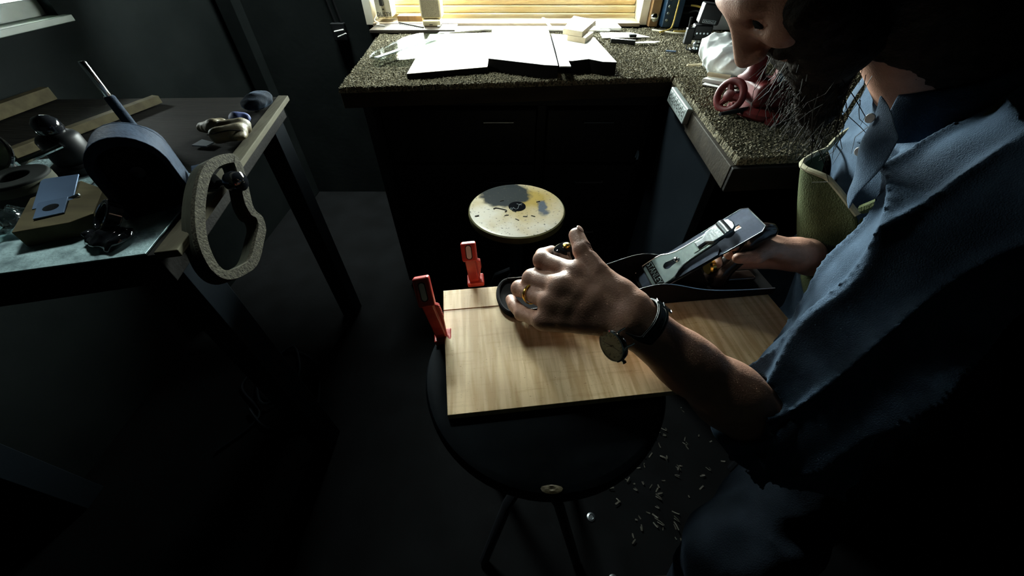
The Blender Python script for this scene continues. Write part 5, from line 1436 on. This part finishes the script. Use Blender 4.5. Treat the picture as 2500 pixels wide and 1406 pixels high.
# rolled cuff: two turned-up rings
for k, (o0, o1, r0, r1) in enumerate(((0.208, 0.232, 0.0530, 0.0570), (0.222, 0.254, 0.0565, 0.0620))):
    fm_ = frame(W, fa, (0, 0, 1))
    rows = []
    for i in range(29):
        a = 2 * math.pi * i / 28
        wob = 1 + 0.035 * math.sin(3 * a + k) + 0.02 * math.sin(7 * a)
        rows.append([fm_ @ V((r * wob * math.cos(a), r * wob * math.sin(a), o)) for o, r in ((o0 + 0.012, r0 - 0.010), (o0 + 0.002, r0 - 0.005), (o0, r0), (o0 + 0.006, r0 + 0.0022), ((o0 + o1) / 2, (r0 + r1) / 2 + 0.003), (o1, r1), (o1 + 0.004, r1 - 0.006))])
    ribbon(rows, 'cuff', 'chambray', shirt, 0.0016)
# collar leaves and front placket
colr = []
for i in range(17):
    a = math.radians(-158 + i * 316 / 16)
    cn = V((0.548, 0.520, 1.058)); na = V((-0.45, -0.02, 0.89)).normalized()
    f2 = frame(cn, na, (1, 0, 0))
    tipw = 0.030 + 0.045 * max(0, abs(i - 8) / 8 - 0.45)
    colr.append([f2 @ V((0.064 * math.cos(a), 0.064 * math.sin(a), -0.004)), f2 @ V((0.066 * math.cos(a), 0.066 * math.sin(a), 0.024)), f2 @ V((0.072 * math.cos(a), 0.072 * math.sin(a), 0.026)), f2 @ V((0.086 * math.cos(a), 0.086 * math.sin(a), 0.022 - tipw * 0.5)), f2 @ V((0.096 * math.cos(a), 0.096 * math.sin(a), 0.020 - tipw))])
ribbon(colr, 'collar', 'chambray', shirt, 0.002)
flap = []
for i in range(9):
    u_ = i / 8
    top = V((0.434, 0.470, 1.055)).lerp(V((0.426, 0.400, 1.032)), u_)
    bot = V((0.4640, 0.462, 0.950)).lerp(V((0.447, 0.420, 0.926)), u_)
    flap.append([top.lerp(bot, v_) + V((-0.008 * math.sin(math.pi * v_) * math.sin(math.pi * u_) + 0.003 * math.sin(8 * v_ + 5 * u_), 0, 0)) for v_ in np.linspace(0, 1, 12)])
ribbon(flap, 'front_placket', 'chambray', shirt, 0.002)
for v_ in (0.2, 0.6):
    p = V((0.434, 0.466, 1.050)).lerp(V((0.462, 0.458, 0.950)), v_) + V((-0.006, -0.004, 0))
    part(person, 'button', MB().lathe([(0.0, 0), (0.0052, 0.0), (0.0056, 0.001), (0.0048, 0.002), (0.0, 0.0016)], 16, frame(p, (-0.9, -0.4, 0.1))), 'label_white')

# apron: heavy green bib hanging away from the chest
rows = []
for i in range(15):
    v_ = i / 14
    z = 0.912 - 0.36 * v_
    xf = 0.482 + 0.180 * v_
    yn = 0.470 - 0.055 * min(1, v_ * 1.6)
    yf = 0.640 + 0.05 * min(1, v_ * 2)
    row = []
    for j in range(13):
        u_ = j / 12
        y = yn + (yf - yn) * u_
        x = xf + 0.22 * (abs(u_ - 0.42)) ** 2.0 + 0.010 * math.sin(u_ * 7 + v_ * 4)
        zz = z - 0.028 * max(0, (0.35 - u_)) / 0.35 * (1 - v_) + 0.004 * math.sin(u_ * 6)
        row.append(V((x, y, zz)))
    rows.append(row)
ap = ribbon(rows, 'apron', 'apron_green', person, 0.0045)
hem = [p + V((0, 0, 0.001)) for p in rows[0]]
part(person, 'apron_binding', MB().tube(spline(hem + [V((0.585, 0.655, 0.930)), V((0.62, 0.64, 0.985))], 4), 0.0042, 8), 'rope')
fl = []
for i in range(8):
    v_ = i / 7
    a0 = rows[0][0].lerp(rows[6][0], v_)
    fl.append([a0, a0 + V((0.012, -0.010 * (1 - v_), 0.002)), a0 + V((0.030 * (1 - v_) + 0.006, 0.006, -0.012 * (1 - v_)))])
ribbon(fl, 'apron_fold', 'apron_green', person, 0.004)
part(person, 'apron_strap', MB().tube(spline([(0.505, 0.455, 0.905), (0.500, 0.420, 0.960), (0.525, 0.420, 1.045), (0.585, 0.45, 1.075)], 6), 0.007, 8), 'apron_green')

# trousers and shoes
tf = Field((0.16, 0.02, 0.0), (1.04, 1.02, 0.66), 0.0065)
hipL, hipR = np.array((0.79, 0.43, 0.535)), np.array((0.79, 0.63, 0.535))
kL, kR = np.array((0.340, 0.100, 0.505)), np.array((0.470, 0.790, 0.455))
aL, aR = np.array((0.42, 0.105, 0.095)), np.array((0.54, 0.790, 0.095))
fd = crumple(61, 0.022, 38)
tf.cone(hipL, hipR, 0.145, 0.145, 0.03)
tf.cone(hipL, kL, 0.098, 0.072, 0.05, disp=fd); tf.cone(hipR, kR, 0.098, 0.072, 0.05, disp=fd)
tf.cone(kL, aL, 0.072, 0.058, 0.02, disp=fd); tf.cone(kR, aR, 0.072, 0.058, 0.02, disp=fd)
sdf_object('trousers', [tf], 'denim', person, 1, origin=tuple(PL)).location = (0, 0, 0)
for yy, a, dx in ((0.105, aL, 0.0), (0.790, aR, 0.12)):
    ff = Field((0.22 + dx, yy - 0.08, -0.002), (0.56 + dx, yy + 0.08, 0.16), 0.006)
    ff.cone((0.46 + dx, yy, 0.045), (0.31 + dx, yy, 0.038), 0.042, 0.036, 0.02)
    ff.cone((0.44 + dx, yy, 0.05), (0.44 + dx, yy, 0.11), 0.044, 0.046, 0.02)
    sdf_object('shoe', [ff], 'shoe_leather', person, 1, origin=tuple(PL)).location = (0, 0, 0)
# seat under the man
t = thing('sitting_stool', 'low dark stool under the seated man', 'stool', (0.80, 0.53, 0))
part(t, 'seat', MB().lathe([(0.0, 0.345), (0.165, 0.345), (0.172, 0.352), (0.172, 0.378), (0.160, 0.388), (0.0, 0.390)], 48, Matrix.Translation((0.80, 0.53, 0)), cap=False), 'stool_dark')
for k in range(4):
    a = math.pi / 4 + k * math.pi / 2
    part(t, 'leg', MB().tube([(0.80 + 0.10 * math.cos(a), 0.53 + 0.10 * math.sin(a), 0.346), (0.80 + 0.17 * math.cos(a), 0.53 + 0.17 * math.sin(a), 0.0)], 0.014, 10), 'leg_metal')

# ------------------------------------------------------------------ watch and ring
wc = V((0.1215, 0.2655, 0.836)); wn = V((-0.84, -0.50, 0.14)).normalized()
# the strap leaves the case toward the wrist: up and right in the view
t12 = V((0.52, -0.05, 0.72)); t12 = (t12 - wn * t12.dot(wn)).normalized()
wx = t12.cross(wn).normalized()
wm = Matrix.Identity(4)
for i in range(3):
    wm[i][0], wm[i][1], wm[i][2], wm[i][3] = wx[i], t12[i], wn[i], wc[i]
t = thing('wristwatch', 'steel wristwatch with cream dial hanging from the wrist on a black strap', 'watch', tuple(wc))
cs = part(t, 'case', MB().lathe([(0.0, -0.0075), (0.017, -0.0075), (0.0205, -0.004), (0.0212, 0.0), (0.0205, 0.0022), (0.0190, 0.0030), (0.0186, 0.0012)], 56, wm, cap=False), 'chrome')
dl = part(t, 'dial', MB().lathe([(0.0188, 0.0006), (0.0, 0.0006)], 56, wm, cap=False), 'dial')
for k in range(12):
    a = math.radians(90 - 30 * (k + 1))
    text_mesh('numeral', str(k + 1), 0.0062, 0.00005, 'ink', Matrix.Translation(-wc) @ wm @ Matrix.Translation((0.0142 * math.cos(a), 0.0142 * math.sin(a), 0.0009)), dl)
    sub(t, dl, 'minute_mark', MB().box(-0.0003, 0.0003, 0.0098, 0.0106, 0.0008, 0.0010, wm @ Matrix.Rotation(math.radians(-30 * k), 4, 'Z')), 'ink')


def wh(name, ang, length, width, z):
    part(t, name, MB().prism([(-width, -0.003), (width, -0.003), (width * 0.6, length), (-width * 0.6, length)], z, z + 0.0003, wm @ Matrix.Rotation(math.radians(-ang), 4, 'Z')), 'ink')


wh('hour_hand', 199, 0.0095, 0.0007, 0.0013)
wh('minute_hand', 228, 0.0150, 0.0006, 0.0017)
wh('second_hand', 48, 0.0155, 0.0002, 0.0021)
part(t, 'hub', MB().lathe([(0.0012, 0.0010), (0.0012, 0.0026), (0.0, 0.0027)], 12, wm, cap=False), 'ink')
part(t, 'crystal', MB().lathe([(0.0187, 0.0030), (0.012, 0.0034), (0.0, 0.0036)], 40, wm, cap=False), 'window_glass')
part(t, 'crown', MB().lathe([(0.0022, 0), (0.0026, 0.001), (0.0026, 0.0036), (0.002, 0.004)], 14, frame(wm @ V((0.0208, 0, -0.0025)), wx)), 'chrome')
for sx in (-1, 1):
    for sy in (-1, 1):
        part(t, 'lug', MB().tube([wm @ V((0.0095 * sx, 0.0185 * sy, -0.002)), wm @ V((0.0100 * sx, 0.0235 * sy, -0.0035)), wm @ V((0.0100 * sx, 0.0275 * sy, -0.0075))], [0.0016, 0.0013, 0.0012], 8), 'chrome')
# strap: one loop from the upper lugs round the wrist to the lower lugs
sc_ = V(W) + V(fa) * 0.012
e1 = (wc - sc_); e1 = (e1 - V(fa) * e1.dot(V(fa))).normalized(); e2 = V(fa).cross(e1)
if e2.dot(t12) < 0: e2 = -e2
path = [wm @ V((0, 0.0265, -0.0072))]
for a in np.linspace(50, 310, 20):
    ar = math.radians(a)
    path.append(sc_ + e1 * (0.0335 * math.cos(ar)) + e2 * (0.0375 * math.sin(ar)))
path.append(wm @ V((0, -0.0265, -0.0072)))
path = spline(path, 3)
rows = [[p + V(fa) * (0.0088 * q) for q in (-1, -0.5, 0, 0.5, 1)] for p in path]
me_off = PL.copy()
PL = wc.copy()
ribbon(rows, 'strap', 'strap', t, 0.0024)
for q in (-0.8, -0.45, 0.45, 0.8):
    cc = sc_
    part(t, 'strap_ridge', MB().tube([p + V(fa) * (0.0088 * q) + (p - cc).normalized() * 0.0015 for p in path[4:-4]], 0.0006, 5), 'strap_stitch')
bi = int(len(path) * 0.36)
bp = path[bi]; bo_ = (bp - sc_).normalized(); bt = (path[bi + 1] - path[bi - 1]).normalized()
part(t, 'buckle', MB().tube([bp + bo_ * 0.003 + V(fa) * 0.0115 - bt * 0.003, bp + bo_ * 0.0032 + V(fa) * 0.0115 + bt * 0.003, bp + bo_ * 0.0032 - V(fa) * 0.0115 + bt * 0.003, bp + bo_ * 0.003 - V(fa) * 0.0115 - bt * 0.003], 0.0011, 7, closed=True), 'chrome')
part(t, 'buckle_pin', MB().tube([bp + bo_ * 0.003 - bt * 0.004, bp + bo_ * 0.0045 + bt * 0.006], 0.0009, 7), 'chrome')
for k in (3, 5, 7):
    p = path[bi - k * 2 - 2]; o_ = (p - sc_).normalized()
    part(t, 'strap_hole', MB().lathe([(0.0012, 0.0), (0.0012, 0.0004), (0.0, 0.0004)], 10, frame(p + o_ * 0.0013, o_), cap=False), 'matte_black')
PL = me_off
rp = np.array(fing['r'][0]) * 0.45 + np.array(fing['r'][1]) * 0.55
rd = V(np.array(fing['r'][1]) - np.array(fing['r'][0])).normalized()
rgm = frame(rp, rd)
RR = 0.0134
o = MB()
n = 40
vs_, fs_ = [], []
for i in range(n):
    a = 2 * math.pi * i / n
    for (dr, dz) in ((0.0, -0.0022), (0.0012, -0.0018), (0.0016, 0.0), (0.0012, 0.0018), (0.0, 0.0022)):
        vs_.append(rgm @ V(((RR + dr) * math.cos(a), (RR + dr) * math.sin(a), dz)))
for i in range(n):
    j = (i + 1) % n
    for k in range(5):
        k2 = (k + 1) % 5
        fs_.append((i * 5 + k, j * 5 + k, j * 5 + k2, i * 5 + k2))
o.add(vs_, fs_)
single('wedding_ring', o, 'gold', 'plain gold ring on the ring finger of the gripping hand', 'ring', tuple(rp))

# ------------------------------------------------------------------ floor litter
shv = MB()
for k in range(90):
    x = random.gauss(0.46, 0.12); y = random.gauss(0.37, 0.15)
    a = random.uniform(0, 6.28); l = random.uniform(0.002, 0.004); r = random.uniform(0.003, 0.008); w = 0.002
    d = V((math.cos(a), math.sin(a), 0)); s_ = V((-d.y, d.x, 0))
    c = V((x, y, 0.001 + r))
    pts = [c + s_ * (r * math.sin(q)) * 2.4 - V((0, 0, r * math.cos(q))) for q in np.linspace(0, random.uniform(1.2, 4.0), 5)]
    vs_ = [p + d * l * 0.5 for p in pts] + [p - d * l * 0.5 for p in pts]
    shv.add(vs_, [(i, i + 1, 6 + i, 5 + i) for i in range(4)])
o = shv.build('wood_shavings', 'shaving', None)
tag(o, 'scattered pale wood shavings on the dark floor below the man', 'shavings', kind='stuff')
for lb, pts in (('dark cord lying in a wide loop on the floor below the left bench', [(-0.94, 0.46, 0.006), (-0.86, 0.58, 0.006), (-0.98, 0.70, 0.006), (-0.90, 0.84, 0.006), (-0.76, 0.80, 0.006), (-0.68, 0.64, 0.006), (-0.70, 0.53, 0.006), (-0.82, 0.54, 0.006), (-0.90, 0.60, 0.014)]),
                ('dark cord bundled in narrow coils on the floor', [(-0.96, 0.82, 0.010), (-0.90, 0.66, 0.018), (-0.84, 0.62, 0.018), (-0.78, 0.72, 0.016), (-0.86, 0.86, 0.016), (-0.92, 0.72, 0.022), (-0.83, 0.66, 0.022), (-0.74, 0.76, 0.012), (-0.70, 0.90, 0.006), (-0.69, 0.95, 0.006)])):
    single('power_cord', MB().tube(spline(pts, 8), 0.0045, 7), 'panel_blue', lb, 'cord', pts[0])
for k, (x, y, lb) in enumerate([(0.224, 0.28, 'screw cup lying on the floor below the stool'), (0.26, 0.14, 'screw cup lying on the floor near the knee')]):
    single('screw_cup', MB().lathe([(0.012, 0.0), (0.0115, 0.003), (0.007, 0.004), (0.006, 0.0015), (0.0, 0.0015)], 20, Matrix.Translation((x, y, 0.0003)), cap=False), 'steel', lb, 'screw cup', (x, y, 0))
# pale glint on the stool and bench: small hardware under the side bench
t = thing('hanging_key', 'small bright keys hanging on a hook by the drawers', 'keys', (0.442, 1.262, 0.61))
part(t, 'hook', MB().tube([(0.442, 1.272, 0.64), (0.442, 1.258, 0.638), (0.442, 1.256, 0.628)], 0.0015, 6), 'chrome')
part(t, 'key', MB().prism([(0.436, 0.600), (0.446, 0.600), (0.449, 0.612), (0.444, 0.627), (0.440, 0.627)], -1.2585, -1.2565, Matrix.Rotation(math.radians(90), 4, 'X')), 'chrome', 0.0005)
part(t, 'key', MB().prism([(0.442, 0.592), (0.450, 0.594), (0.450, 0.610), (0.445, 0.626), (0.442, 0.626)], -1.2560, -1.2545, Matrix.Rotation(math.radians(90), 4, 'X')), 'chrome', 0.0005)
